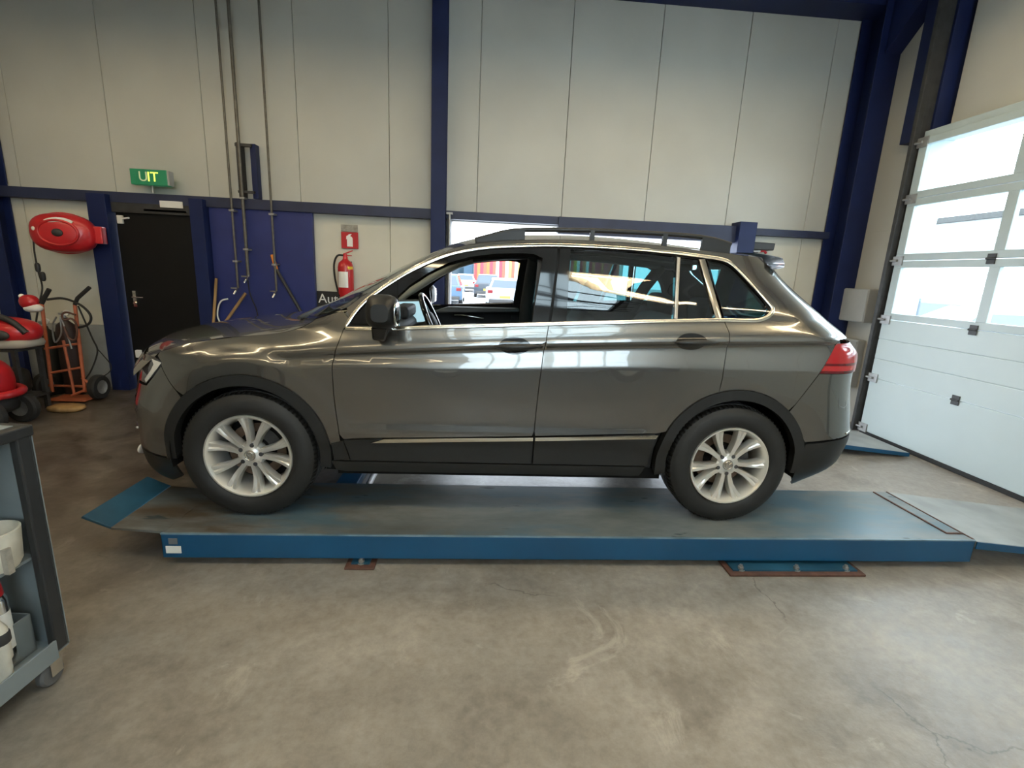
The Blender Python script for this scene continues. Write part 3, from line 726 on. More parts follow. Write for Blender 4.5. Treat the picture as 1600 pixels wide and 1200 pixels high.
for s in (-1,1):                                               # black band along the screen edge
    b = MB(); rr = []
    for r_ in rows:
        e = np.array(r_[0 if s < 0 else -1]); i_ = np.array(r_[1 if s < 0 else -2]); d = (i_-e)/np.linalg.norm(i_-e)
        rr.append([tuple(e+np.array([0,0,0.003])),tuple(e+d*0.045+np.array([-0.003,0,0.004]))])
    b.grid(rr).build('screen_border','gloss_black',car)
RX_ = np.linspace(x_top-0.05,2.985,34); rr = []
def roof_pt(x, v, dz=0.0, k=1.0):
    ze = edge_z(min(x,ax[-1])); ye = float(S(min(x,ax[-1]),ze))-0.004
    crown = float(pchip([0.97,1.02,1.3,1.8,2.4,2.9,3.1],[0.056,0.057,0.058,0.056,0.048,0.036,0.03],x))
    return (x+0.0*abs(v), v*ye*k, ze+crown*(1-abs(v)**2.6)+dz)
MB().grid([[roof_pt(x,v) for v in np.linspace(-1,1,25)] for x in RX_]).build('roof','car_paint',car,smooth=60)
MB().grid([[roof_pt(x,v,-0.035,0.95) for v in np.linspace(-1,1,17)] for x in np.linspace(1.05,2.95,20)]).build('headliner','cabin_beige',car,smooth=60)
# ---- roof rails
for s in (-1,1):
    rp = []
    for u, v in ((742,375),(768,368),(795,361.5),(830,359),(890,359.5),(950,361),(1060,367),(1110,373),(1142,382)):
        q = at(u,v,1,-0.585); rp.append((q[0],s*0.585,q[2]-CZ))
    rp = catmull(rp,5)
    o = MB().tube(rp,0.013,8).build('roof_rail','cladding',car,smooth=60)
    rxs = [q[0] for q in rp]; rzs = [q[2] for q in rp]
    for x0, x1 in ((rxs[0]+0.01,1.46),(1.832,1.858),(2.257,2.283),(2.49,rxs[-1]-0.005)):
        xs_ = np.linspace(x0,x1,8)
        MB().prism([(x,float(np.interp(x,rxs,rzs))) for x in xs_]+[(x,min(edge_z(x)+0.004,float(np.interp(x,rxs,rzs))-0.004)) for x in xs_[::-1]],1,s*0.574,s*0.597).build('rail_foot','cladding',o)
# ---- nose: front face, grille, bumper
def front_pt(y, z):
    W = float(np.interp(z,[0.1,0.3,0.6,0.9],[0.80,0.89,0.907,0.89])); return (float(xfz(z))+LF*(1-(1-min(0.999,abs(y)/W)**NXF)**(1/NXF)), y, z)
YFm = 0.70
def face(name, fn, y0, y1, z0, z1, m, ny=20, nz=10, parent=None, dx=0.0, label=None, both=False):
    o = MB().grid([[tuple(np.array(fn(y,z))+np.array([dx,0,0])) for y in np.linspace(y0,y1,ny)] for z in np.linspace(z0,z1,nz)]).build(name,m,parent or car,smooth=50)
    if label: o['label'] = label
    return o
xt = lambda z: front_pt(YFm,z)[0]
hl = catmull([px(*q) for q in [(231,553),(242,556),(253,565),(247,575),(238,587),(228,598),(225,597)]],1,closed=True)
zz_ = np.linspace(0.30,0.62,8)
bl = px(262,700)
f_b = fg+arch(0,RA,ang(fg[-1],0)+1,188,14)+[(-0.45,0.325)]+[(xt(z),z) for z in np.linspace(0.33,hl[-1][1]-0.02,9)]+[px(229,602),px(240,588),px(250,574)]
side_panel('front_bumper', f_b, 'car_paint')
side_panel('bumper_lower', [(-0.437,0.318)]+[(xt(z),z) for z in np.linspace(0.318,0.16,6)]+[(-0.48,0.15),(-0.39,0.20),(-0.405,0.27)], 'cladding')
face('front_bumper_face',front_pt,-YFm,YFm,0.33,0.60,'car_paint',26,9)
face('bumper_intake',front_pt,-YFm,YFm,0.16,0.33,'cladding',26,7)
face('grille',front_pt,-0.50,0.50,0.60,0.79,'gloss_black',20,6,dx=0.012)
for z in (0.63,0.675,0.72,0.765):
    MB().tube([tuple(np.array(front_pt(y,z))+np.array([-0.002,0,0])) for y in np.linspace(-0.5,0.5,15)],0.006,6).build('grille_bar','trim_chrome',car,smooth=60)
MB().tube([tuple(np.array(front_pt(y,0.425))+np.array([-0.004,0,0])) for y in np.linspace(-0.68,0.68,21)],0.008,6).build('bumper_strip','trim_chrome',car,smooth=60)
face('nose_panel',front_pt,-0.60,0.60,0.79,0.86,'car_paint',20,4)
hl_out = [px(231,554),px(242,557),px(253,565.5),px(247,575),px(238,588),px(229,599)]
hl_in = [(xt(z),z) for z in np.linspace(hl_out[-1][1],hl_out[0][1],7)]
side_panel('headlight', hl_out+hl_in, 'lens_dark', gap=0.001, off=0.002, crease=False, label='wrap-round headlight')
side_panel('headlight_strip', [px(238,560),px(252,566),px(246,575),px(237,587),px(229,597),px(227,592),px(236,579),px(241,569)], 'lens_clear', gap=0, off=0.006, thick=0.004, crease=False, step=0.015, label='bright inner edge of the headlight')
for s in (-1,1):
    pts = [[tuple(np.array(front_pt(s*y,z))+np.array([-0.002,0,0])) for y in np.linspace(0.46,0.72,9)] for z in np.linspace(0.635,0.85,8)]
    h = MB().grid(pts).build('headlight','lens_dark',car,smooth=60)
    MB().grid([[tuple(np.array(front_pt(s*y,z))+np.array([-0.006,0,0])) for y in np.linspace(0.47,0.71,8)] for z in (0.83,0.838,0.846)]).build('light_strip','lens_clear',h,smooth=60)
    MB().ell(tuple(np.array(front_pt(s*0.60,0.27))+np.array([0.004,0,0])),(0.018,0.05,0.032)).build('fog_light','lens_clear',car,smooth=60)
# ---- tail: tailgate, window, lamps, bumper
def rear_pt(y, z):
    W = Wz(z); return (float(xrz(z))-LR*(1-(1-min(0.999,abs(y)/W)**NXR)**(1/NXR)), y, z)
YT = lambda z: min(YR,Wz(z)*0.86)
MB().grid([[rear_pt(v*YT(z),z) for v in np.linspace(-1,1,17)] for z in np.linspace(0.66,1.12,14)]).build('tailgate','car_paint',car,smooth=50)
MB().grid([[rear_pt(v*YT(z),z) for v in np.linspace(-1,1,17)] for z in np.linspace(1.12,1.47,10)]).build('rear_window','tint_glass',car,smooth=50)
for s in (-1,1): MB().grid([[tuple(np.array(rear_pt(s*v*YT(z),z))+np.array([0.002,0,0])) for v in (0.86,0.93,1.0)] for z in np.linspace(1.12,1.47,8)]).build('pillar_trim','car_paint',car,smooth=50)
sp = MB(); re_ = rear_edge[-1]
sp.grid([[(2.96,v*0.60,edge_z(2.96)+0.045*(1-v*v)),(2.985+0.05*(1-v*v),v*0.60,edge_z(2.96)+0.03*(1-v*v)-0.006),(3.0+0.10*(1-v*v),v*0.605,1.500+0.022*(1-v*v)),(3.0+0.10*(1-v*v),v*0.605,1.480+0.02*(1-v*v)),(2.98+0.05*(1-v*v),v*0.59,1.47)] for v in np.linspace(-1,1,13)])
sp.build('roof_spoiler','car_paint',car,smooth=50)
# rear bumper side (painted), lower black part
zlow = lambda x: float(np.interp(x,[3.07,3.5],[0.505,0.55]))
xq = lambda z: rear_pt(YR,z)[0]
zb1 = px(1266,681)
rb = [bm2]+arch(2.677,RA,ang(bm2,2.677)-1,ang(zb1,2.677) if zb1[0]-2.677 > 0.3 else 20,10)+[(3.10,0.505)]+[(xq(z),z) for z in np.linspace(0.548,0.905,10)]+[tl_b,bmp]
side_panel('rear_bumper', rb, 'car_paint')
side_panel('bumper_lower', [(3.105,0.495)]+[(xq(0.54),0.54)]+[(xq(z),z) for z in np.linspace(0.50,0.22,8)]+[(3.14,0.20),(3.085,0.27),(3.105,0.38)], 'cladding')
face('rear_bumper_face',rear_pt,-YR,YR,0.545,0.665,'car_paint',18,5); face('bumper_valance',rear_pt,-YR,YR,0.22,0.545,'cladding',18,8)
MB().tube([rear_pt(y,0.545) for y in np.linspace(-0.86,0.86,31)],0.006,6).build('bumper_strip','trim_chrome',car,smooth=60)
MB().box(3.56,3.575,-0.26,0.26,0.72,0.83).build('number_plate','plate_yellow',car)
xq_ = lambda z: rear_pt(YR,z)[0]
tlo = [px(1307,538),px(1316,534.5)]
tl_pts = []
ZT0, ZT1 = tl_b[1]+0.002, tl_a[1]+0.008
for z in np.linspace(ZT0,ZT1,13):
    xl = tl_b[0]+(tl_a[0]-tl_b[0])*(z-ZT0)/(ZT1-ZT0)-0.001; xe = xq_(z); row = []; f = math.sin(math.pi*(z-ZT0)/(ZT1-ZT0))
    for k in range(8):
        x = xl+(xe-xl)*k/7; bul = 0.003+0.016*(k/7)*(0.5+0.5*f); row.append((x+bul,-float(S(x,z))-bul*0.4,z))
    for k in range(1,6):
        y = row[7][1]*-1-(0.25)*k/5; bul = 0.019*(1-k/5)*(0.5+0.5*f)+0.003; row.append((rear_pt(-y,z)[0]+bul,-y,z))
    tl_pts.append(row)
for s in (1,-1):
    sy = lambda R: [[(p[0],p[1]*s,p[2]) for p in r] for r in R]
    t = MB().grid(sy(tl_pts[4:])).build('tail_light','tail_red',car,smooth=50)
    MB().grid(sy(tl_pts[3:5])).build('light_band','tail_dark_red',t,smooth=50); MB().grid(sy(tl_pts[1:4])).build('light_band','tail_red',t,smooth=50); MB().grid(sy(tl_pts[0:2])).build('light_band','tail_dark_red',t,smooth=50)
# ---- door handles
for (u0,u1,vm,par) in ((772,845,541,'front'),(1052,1119,534.5,'rear')):
    x0, z0 = px(u0,vm); x1, z1 = px(u1,vm); xm, zm = (x0+x1)/2, (z0+z1)/2; L = (x1-x0)/2
    side_panel('handle_cup', [(xm-0.10+0.0*k+0.085*(1+math.cos(t)),zm+0.047*math.sin(t)) for k, t in enumerate(np.linspace(0,2*math.pi,28)[:-1])], 'gloss_black', gap=0, off=0.004, thick=0.003, crease=False, step=0.02)
    b = MB(); pts = []; rad = []
    for t in np.linspace(-1,1,17):
        y = -float(S(xm+t*L,zm))-0.014-0.020*(1-t*t); pts.append((xm+t*L,y,zm+(z1-z0)/2*t)); rad.append(0.004+0.012*(1-abs(t)**3))
    b.tube(pts,rad,10); o = b.build('door_handle','cladding',car,smooth=60); mirror(o)
# ---- door mirrors
mb_ = MB(); mz = px(590,490)[1]
xm0, zm0 = 0.735, 1.150
secs = []
for t in np.linspace(0,1,9):
    y = -0.90-0.215*t; k = math.sin(math.pi*(0.22+0.68*t))**0.6; hx = 0.082*k; hz = 0.092*k
    c = (xm0+0.012*t, y, zm0+0.010*t); row = []
    for a in np.linspace(0,2*math.pi,20)[:-1]:
        ca, sa = math.cos(a), math.sin(a); row.append((c[0]+hx*math.copysign(abs(ca)**0.6,ca),y,c[2]+hz*math.copysign(abs(sa)**0.6,sa)*(1.0 if sa > 0 else 0.85)))
    row.append(row[0]); secs.append(row)
mb_.grid(secs); mb_.add(secs[0][:-1],[tuple(range(19))]); mb_.add(secs[-1][:-1],[tuple(range(19))])
mir = mb_.build('door_mirror','cladding',car,smooth=50)
MB().prism([(xm0-0.05,zm0-0.06),(xm0+0.045,zm0-0.06),(xm0+0.02,zm0-0.135),(xm0-0.045,zm0-0.13)],1,-1.02,-0.86).build('mirror_foot','gloss_black',mir,bevel=0.012)
MB().ell((xm0+0.078,-1.02,zm0+0.005),(0.008,0.085,0.06),16,8,3).build('mirror_glass','chrome',mir,smooth=60)
mirror(mir)
side_panel('mirror_sail',[px(549,506),px(573,474),px(621,441),px(622,507)],'gloss_black',gap=0.0,off=0.0,thick=0.01,crease=False,step=0.04)
side_panel('centre_pillar',[px(843,388),px(884,388),px(874,560),px(826,560)],'cabin_black',gap=0,off=-0.045,thick=0.01,crease=False,step=0.05)
# ---- wipers and cowl
MB().grid([[hood_pt(0.15+0.05*k,v) for v in np.linspace(-0.93,0.93,15)] for k in (0,1,2)]).build('cowl_panel','cladding',car,smooth=60)
MB().tube([(0.20,-0.62,1.075),(0.17,-0.2,1.095),(0.16,0.1,1.10)],0.012,6).build('wiper','black_plastic',car,smooth=60)
MB().tube([(0.17,0.05,1.10),(0.19,0.35,1.10),(0.25,0.58,1.09)],0.012,6).build('wiper','black_plastic',car,smooth=60)

# ---- inner shells, floor, arches
def shell(name, x0, x1, zlo, zhi, m, off, nx=24, nz=10, skip=None):
    r_ = [[(x,-(float(S(x,zl))-off),zl) for zl in np.linspace(zlo(x),zhi(x),nz)] for x in np.linspace(x0,x1,nx)]
    o = MB().grid(r_).build(name,m,car,smooth=50); mirror(o); return o
shell('door_card',0.48,2.24,lambda x:0.27,lambda x:float(zb(x))-0.012,'cabin_black',0.05)
shell('inner_quarter',2.24,3.30,lambda x:max(0.27,0.365+math.sqrt(max(0,0.44**2-(x-2.677)**2))+0.01),lambda x:float(zb(x))-0.03,'cabin_black',0.05)
shell('inner_fender',-0.55,0.50,lambda x:max(0.2,0.365+math.sqrt(max(0,0.44**2-x**2))+0.01),lambda x:hood_edge(min(max(x,EX[0]),EX[-1]))-0.03,'under_black',0.04)
MB().box(0.45,2.3,-0.84,0.84,0.235,0.30).build('floor_pan','under_black',car)
MB().box(2.25,3.25,-0.60,0.60,0.25,0.40).build('boot_floor','under_black',car)
MB().box(-0.72,0.46,-0.56,0.56,0.19,0.62).build('engine_bay','under_black',car)
MB().box(0.38,0.44,-0.82,0.82,0.25,1.0).build('bulkhead','under_black',car)
MB().box(2.3,3.28,-0.80,0.80,0.80,0.83).build('parcel_shelf','cabin_black',car)
for cx in (0.0,2.677):
    for s in (-1,1):
        b = MB(); T = np.linspace(math.radians(-12),math.radians(192),30)
        b.grid([[(cx+0.405*math.cos(t),s*y,0.365+0.405*math.sin(t)) for y in (0.56,0.905)] for t in T])
        b.add([(cx,s*0.56,0.30)]+[(cx+0.405*math.cos(t),s*0.56,0.365+0.405*math.sin(t)) for t in T],[(0,i,i+1) for i in range(1,len(T))])
        b.build('wheel_housing','under_black',car,smooth=60)
# ---- cabin
b = MB(); b.prism([(0.42,0.62),(0.42,1.06),(0.60,1.115),(0.74,1.105),(0.80,1.05),(0.80,0.86),(0.72,0.66)],1,-0.80,0.80); dash = b.build('dashboard','cabin_black',car,bevel=0.02)
MB().box(0.70,0.80,-0.55,-0.19,1.08,1.155).build('instrument_hood','cabin_black',dash,bevel=0.02)
sq = at(641,488,1,-0.16); scr = MB(); scr.T = Matrix.Translation((sq[0],-0.16,sq[2]-CZ)) @ Matrix.Rotation(math.radians(-42),4,'Z') @ Matrix.Rotation(math.radians(-18),4,'Y')
scr.box(-0.01,0.012,-0.16,0.16,-0.085,0.085); sc_ = scr.build('centre_screen','cabin_grey',dash,bevel=0.005)
s2 = MB(); s2.T = scr.T; s2.box(0.012,0.015,-0.14,0.14,-0.07,0.07); s2.build('screen_glass','screen_lit',sc_) if False else s2.build('screen_glass','screen_lit',dash)
sw = MB(); sw.T = Matrix.Translation((0.93,-0.37,1.05)) @ Matrix.Rotation(math.radians(90-24),4,'Y')
sw.tube([(0.185*math.cos(t),0.185*math.sin(t),0) for t in np.linspace(0,2*math.pi,33)[:-1]],0.016,8,closed=True)
wheel_s = sw.build('steering_wheel','gloss_black',car,smooth=60)
sp_ = MB(); sp_.T = sw.T; sp_.ell((0,0,-0.01),(0.075,0.085,0.03),16,8,3); sp_.box(-0.02,0.02,-0.18,0.18,-0.014,0.002); sp_.box(0,0.18,-0.025,0.025,-0.014,0.002); sp_.build('wheel_hub','cabin_black',wheel_s,smooth=40)
sc2 = MB(); sc2.cyl((0.90,-0.37,1.035),(0.72,-0.37,0.97),0.03); sc2.build('steering_column','cabin_black',car,smooth=50)
def seat(x, y, label):
    b = MB(); b.ell((x-0.05,y,0.52),(0.28,0.25,0.11),20,10,4); o = b.build('seat','cabin_black',car,smooth=60); o['label'] = label
    c = MB(); c.T = Matrix.Translation((x+0.24,y,0.56)) @ Matrix.Rotation(math.radians(20),4,'Y'); c.ell((0,0,0.30),(0.075,0.245,0.34),20,12,4); c.build('backrest','cabin_black',o,smooth=60)
    h = MB(); h.T = c.T; h.ell((-0.01,0,0.74),(0.05,0.14,0.10),16,8,3.5); h.cyl((0,-0.05,0.6),(0,-0.05,0.7),0.008,6); h.cyl((0,0.05,0.6),(0,0.05,0.7),0.008,6); h.build('headrest','cabin_black',o,smooth=60)
seat(1.42,-0.37,'black front seat'); seat(1.42,0.37,'black front seat')
b = MB(); b.ell((2.15,0,0.55),(0.27,0.66,0.12),24,10,5); rs = b.build('rear_bench','cabin_black',car,smooth=60)
b = MB(); b.T = Matrix.Translation((2.38,0,0.58)) @ Matrix.Rotation(math.radians(22),4,'Y'); b.ell((0,0,0.28),(0.075,0.66,0.31),24,12,5); b.build('bench_back','cabin_black',rs,smooth=60)
for y in (-0.40,0.40):
    h = MB(); h.ell((2.62,y,1.20),(0.05,0.13,0.08),16,8,3.5); h.build('headrest','cabin_black',rs,smooth=60)
for s in (-1,1):                                              # inner pillar and roof-rail linings, door tops
    ar = [(x,s*(float(S(x,edge_z(x)))-0.07),edge_z(x)-0.055) for x in np.linspace(0.50,1.15,12)]
    MB().tube(ar,0.030,8).build('pillar_lining','cabin_beige',car,smooth=60)
    MB().tube([(x,s*(float(S(x,edge_z(x)))-0.07),edge_z(x)-0.05) for x in np.linspace(1.15,2.9,16)],0.03,8).build('roof_lining','cabin_grey',car,smooth=60)
    MB().tube([(1.64,s*0.53,1.50),(1.63,s*0.64,1.36),(1.61,s*0.745,1.10),(1.60,s*0.76,0.5)],0.055,8).build('pillar_lining','cabin_grey',car,smooth=60)
    MB().tube([(2.70,s*0.57,1.50),(2.60,s*0.68,1.30),(2.53,s*0.76,1.10)],0.05,8).build('pillar_lining','cabin_black',car,smooth=60)
    MB().prism([(0.78,1.02),(1.55,1.055),(1.55,1.085),(0.95,1.075)],1,s*0.70,s*0.815).build('door_top_lining','cabin_grey',car,bevel=0.01)
    MB().tube([(1.25,s*0.755,0.985),(1.08,s*0.73,1.01),(1.0,s*0.755,1.005)],0.008,6).build('inner_handle','trim_chrome',car,smooth=60)

# ---- wheels
def make_wheel():
    """axis along y, outer face at -y, centre at origin"""
    b = MB()                                                  # barrel of the rim
    b.lathe([(0.233,0.0),(0.230,-0.012),(0.222,-0.012),(0.216,-0.002),(0.200,0.03),(0.190,0.09),(0.196,0.20)],1,48,c=(0,0,0))
    b.lathe([(0.233,0.0),(0.236,0.02),(0.22,0.2)],1,48)
    w_ = b.build('wheel','alloy',car,smooth=50)
    t = MB(); prof = [(0.226,0.012),(0.234,-0.004),(0.248,-0.014),(0.275,-0.020),(0.305,-0.018),(0.328,-0.008),(0.342,0.004)]
    t.lathe(prof,1,72)
    n = 168; k = 0
    for i in range(n):                                         # shoulder blocks
        a0, a1 = 2*math.pi*i/n, 2*math.pi*(i+1)/n; hi = i%2 == 0; r2 = 0.352 if hi else 0.346; r1 = 0.342 if hi else 0.338
        ring = [(0.342,0.004),(r2,0.016),(r2+0.001,0.045)]
        t.lathe(ring,1,1,a0=a0,a1=a1)
    t.lathe([(0.353,0.045),(0.347,0.047),(0.347,0.055),(0.355,0.057),(0.355,0.095),(0.347,0.097),(0.347,0.105),(0.355,0.107),(0.353,0.170),(0.340,0.21),(0.30,0.225),(0.226,0.205)],1,72)
    t.build('tyre','rubber_tyre',w_,smooth=45,weld=False)
    MB().lathe([(0.05,0.11),(0.155,0.11),(0.155,0.125),(0.05,0.125)],1,40).build('brake_disc','brake',w_,smooth=40)
    MB().lathe([(0.0,0.075),(0.075,0.075),(0.09,0.10),(0.20,0.17)],1,30).build('wheel_back','under_black',w_,smooth=40)
    cal = MB(); cal.prism([(0.155*math.cos(a),0.155*math.sin(a)) for a in np.linspace(0.2,1.1,7)]+[(0.09*math.cos(a),0.09*math.sin(a)) for a in np.linspace(1.1,0.2,7)],1,0.075,0.15); cal.build('brake_caliper','dark_metal',w_)
    hub = MB(); hub.lathe([(0.0,0.012),(0.030,0.012),(0.036,0.016),(0.066,0.022),(0.072,0.045),(0.072,0.08)],1,40); hub.build('hub','alloy',w_,smooth=40)
    for i in range(10):
        a = math.radians(18+36*i); s_ = MB(); rows_ = []
        for r, hw, d in ((0.050,0.013,0.018),(0.085,0.0135,0.020),(0.13,0.0165,0.016),(0.17,0.0215,0.010),(0.20,0.0265,0.004),(0.222,0.030,0.000)):
            gr = 0.010*max(0,(r-0.11)/0.11)
            sec = [(-hw,d+0.05),(-hw,d+0.006),(-hw*0.86,d),(-hw*0.28,d+0.001),(0,d+gr),(hw*0.28,d+0.001),(hw*0.86,d),(hw,d+0.006),(hw,d+0.05)]
            sk = 0.010*math.sin(math.pi*(r-0.05)/0.172)*(1 if i%2 else -1)
            rows_.append([(r*math.cos(a)-(q[0]+sk)*math.sin(a), q[1], r*math.sin(a)+(q[0]+sk)*math.cos(a)) for q in sec])
        s_.grid(rows_); s_.build('spoke','alloy',w_,smooth=35)
    for i in range(5):
        a = math.radians(72*i); c = (0.056*math.cos(a),0.056*math.sin(a))
        hb = MB(); hb.lathe([(0.0,0.0175),(0.0115,0.0175),(0.013,0.024)],1,14,c=(c[0],0,c[1])); hb.build('bolt_hole','lens_dark',w_,smooth=40)
    cap = MB(); cap.lathe([(0.0,0.004),(0.027,0.005),(0.031,0.010),(0.031,0.02)],1,32); cp = cap.build('hub_cap','alloy_dark',w_,smooth=40)
    em = MB(); em.tube([(0.0225*math.cos(t),0.004,0.0225*math.sin(t)) for t in np.linspace(0,2*math.pi,29)[:-1]],0.0017,6,closed=True)
    em.tube([(-0.009,0.0035,0.0195),(0,0.0035,0.002),(0.009,0.0035,0.0195)],0.0019,6)
    em.tube([(-0.019,0.0035,0.010),(-0.009,0.0035,-0.018),(0,0.0035,-0.002),(0.009,0.0035,-0.018),(0.019,0.0035,0.010)],0.0019,6)
    em.build('hub_emblem','chrome',w_,smooth=60)
    return w_
W0 = make_wheel()
WHEELS = [(0.0,-0.905,-6,1),(2.677,-0.905,14,1),(0.0,0.905,9,-1),(2.677,0.905,21,-1)]
for i,(x,y,a,s) in enumerate(WHEELS):
    o = W0 if i == 0 else copy_tree(W0, car)
    o.location = (x,y,0.350); o.rotation_euler = (0,math.radians(a),0 if s > 0 else math.pi)

# ================================================================ the lift
def deck_material():
    m = bpy.data.materials.new('lift_deck'); m.use_nodes = True; MATS['lift_deck'] = m
    nt = m.node_tree; N = nt.nodes.new; L = nt.links.new; b = nt.nodes['Principled BSDF']; tc = N('ShaderNodeTexCoord')
    mp = N('ShaderNodeMapping'); mp.inputs['Scale'].default_value = (0.6,1.6,1); L(tc.outputs['Object'], mp.inputs[0])
    def ns(sc, d=7, r=0.65):
        n = N('ShaderNodeTexNoise'); n.inputs['Scale'].default_value = sc; n.inputs['Detail'].default_value = d; n.inputs['Roughness'].default_value = r; L(mp.outputs[0], n.inputs['Vector']); return n
    def ramp(s, st):
        r = N('ShaderNodeValToRGB'); e = r.color_ramp.elements
        while len(e) < len(st): e.new(0.5)
        for k,(p,c) in enumerate(st): e[k].position = p; e[k].color = tuple(c)+(1,)
        L(s, r.inputs[0]); return r
    def mix(a, c, f):
        x = N('ShaderNodeMix'); x.data_type = 'RGBA'; L(f, x.inputs[0]); L(a, x.inputs[6])
        if isinstance(c, tuple): x.inputs[7].default_value = c+(1,)
        else: L(c, x.inputs[7])
        return x.outputs[2]
    base = ramp(ns(2.0).outputs['Fac'], [(0.3,(0.085,0.105,0.11)),(0.5,(0.15,0.17,0.17)),(0.7,(0.25,0.26,0.25))])
    sx = N('ShaderNodeSeparateXYZ'); L(tc.outputs['Object'], sx.inputs[0])
    # brown trodden dirt on the half under the front wheels
    mr = N('ShaderNodeMapRange'); mr.inputs[1].default_value = 1.4; mr.inputs[2].default_value = -0.1; L(sx.outputs['X'], mr.inputs[0])
    dn = ramp(ns(3.0).outputs['Fac'], [(0.36,(0,0,0)),(0.6,(1,1,1))])
    mu = N('ShaderNodeMath'); mu.operation = 'MULTIPLY'; L(mr.outputs[0], mu.inputs[0]); L(dn.outputs[0], mu.inputs[1])
    c = mix(base.outputs[0], (0.085,0.062,0.040), mu.outputs[0])
    bl = ramp(ns(1.3,4).outputs['Fac'], [(0.52,(0,0,0)),(0.62,(1,1,1))]); c = mix(c, (0.06,0.15,0.21), mathmul(nt, bl.outputs[0], 0.6))
    oil = ramp(ns(5.5,3).outputs['Fac'], [(0.66,(0,0,0)),(0.70,(1,1,1))]); c = mix(c, (0.012,0.035,0.045), mathmul(nt, oil.outputs[0], 0.8))
    L(c, b.inputs['Base Color']); b.inputs['Metallic'].default_value = 0.15
    rr = N('ShaderNodeMapRange'); rr.inputs[3].default_value = 0.2; rr.inputs[4].default_value = 0.5; L(ns(4).outputs['Fac'], rr.inputs[0]); L(rr.outputs[0], b.inputs['Roughness'])
    bp = N('ShaderNodeBump'); bp.inputs['Strength'].default_value = 0.1; bp.inputs['Distance'].default_value = 0.004; L(ns(30).outputs['Fac'], bp.inputs['Height']); L(bp.outputs[0], b.inputs['Normal'])
deck_material()
mat('lift_blue',(0.006,0.072,0.165),0.35,var=0.12,scale=2.5,rvar=0.06)
mat('lift_flap',(0.015,0.075,0.13),0.5,var=0.35,scale=4)
mat('rust',(0.10,0.045,0.03),0.7,var=0.3,scale=20)
mat('ramp_grey',(0.27,0.29,0.29),0.45,var=0.2,scale=4)
mat('edge_wear',(0.14,0.22,0.28),0.4,var=0.3,scale=8,stretch=(1,1,1))
PX0, PX1 = -0.375, 4.095
def platform(y0, y1, label, near):
    t = thing('lift_platform', label, 'car lift', (PX0,y0,0.0), 0, 'drive-on lift platforms')
    O = (-PX0,-y0,0)
    def ch(b, name, m, **k): return b.build(name, m, t, loc=O, **k)
    ch(MB().box(PX0,PX1,y0+0.004,y1-0.004,0.165,0.18), 'deck_plate','lift_deck',bevel=0.003)
    ch(MB().box(PX0,PX1,y0,y0+0.008,0.043,0.178), 'side_skirt','lift_blue',bevel=0.003)
    ch(MB().box(PX0,PX1,y1-0.008,y1,0.043,0.178), 'side_skirt','lift_blue',bevel=0.003)
    ch(MB().box(PX1-0.008,PX1,y0,y1,0.043,0.178), 'end_plate','lift_blue',bevel=0.003); ch(MB().box(PX0,PX0+0.008,y0,y1,0.043,0.178), 'end_plate','lift_blue',bevel=0.003)
    ch(MB().box(PX0,PX1,y0-0.0015,y0+0.010,0.1745,0.1815), 'worn_edge','edge_wear')
    for yy in (y0+0.16,y1-0.16): ch(MB().box(PX0+0.3,PX1-0.3,yy-0.03,yy+0.03,0.012,0.15), 'scissor_beam','dark_metal')
    # front plate and roll-off flap at the nose end
    ch(MB().prism([(PX0+0.01,0.168),(PX0+0.01,0.181),(-0.625,0.200),(-0.625,0.188)],1,y0+0.02,y1-0.13), 'front_plate','lift_deck')
    ch(MB().prism([(-0.625,0.188),(-0.625,0.203),(-0.755,0.262),(-0.765,0.250)],1,y0+0.02,y1-0.13), 'roll_off_flap','lift_flap',bevel=0.003)
    # rear drive-on ramp
    ch(MB().prism([(PX1+0.006,0.176),(5.37,0.045),(5.37,0.012),(PX1+0.006,0.135)],1,y0,y1), 'ramp','ramp_grey',bevel=0.003)
    ch(MB().prism([(PX1+0.006,0.174),(5.37,0.043),(5.37,0.008),(PX1+0.006,0.130)],1,y0-0.006,y0), 'ramp_edge','lift_blue')
    ch(MB().box(PX1-0.11,PX1-0.10,y0+0.08,y1-0.02,0.18,0.186), 'rust_strip','rust'); ch(MB().box(PX1-0.11,PX1-0.005,y0+0.07,y0+0.082,0.18,0.186), 'rust_strip','rust')
    ch(MB().box(PX1-0.006,PX1+0.004,y0+0.01,y1-0.01,0.17,0.183), 'hinge_strip','rust')
    return t, ch
pn, chn = platform(-1.10,-0.455,'near blue platform of the drive-on lift under the left wheels',True)
pf, chf = platform(0.72,1.365,'far blue platform of the drive-on lift behind the car',False)
mat('sticker_grey',(0.16,0.17,0.18),0.4,var=0.05)
a = at(259,853,1,-1.10); b_ = at(284,864,1,-1.10); chn(MB().box(a[0],b_[0],-1.103,-1.0995,b_[2],a[2]),'label_sticker','sign_white')
a = at(263,841,1,-1.10); b_ = at(278,850,1,-1.10); chn(MB().box(a[0],b_[0],-1.103,-1.0995,b_[2],a[2]),'label_sticker','sticker_grey')
def foot(x0,x1,y0,y1,label,bolts):
    t = thing('base_plate',label,'base plate',(x0,y0,0)); O = (-x0,-y0,0)
    MB().box(x0,x1,y0,y1,0,0.014).build('plate','rust',t,loc=O,bevel=0.004)
    MB().box(x0+0.03,x1-0.03,y0+0.03,y1,0.014,0.022).build('base_frame','lift_flap',t,loc=O)
    for bx_ in bolts:
        b = MB(); b.lathe([(0.0,0.046),(0.009,0.046),(0.009,0.034),(0.016,0.034),(0.016,0.02),(0.022,0.02),(0.022,0.012)],2,8,c=(bx_,y0+0.045,0)); b.build('anchor_bolt','galv',t,loc=O)
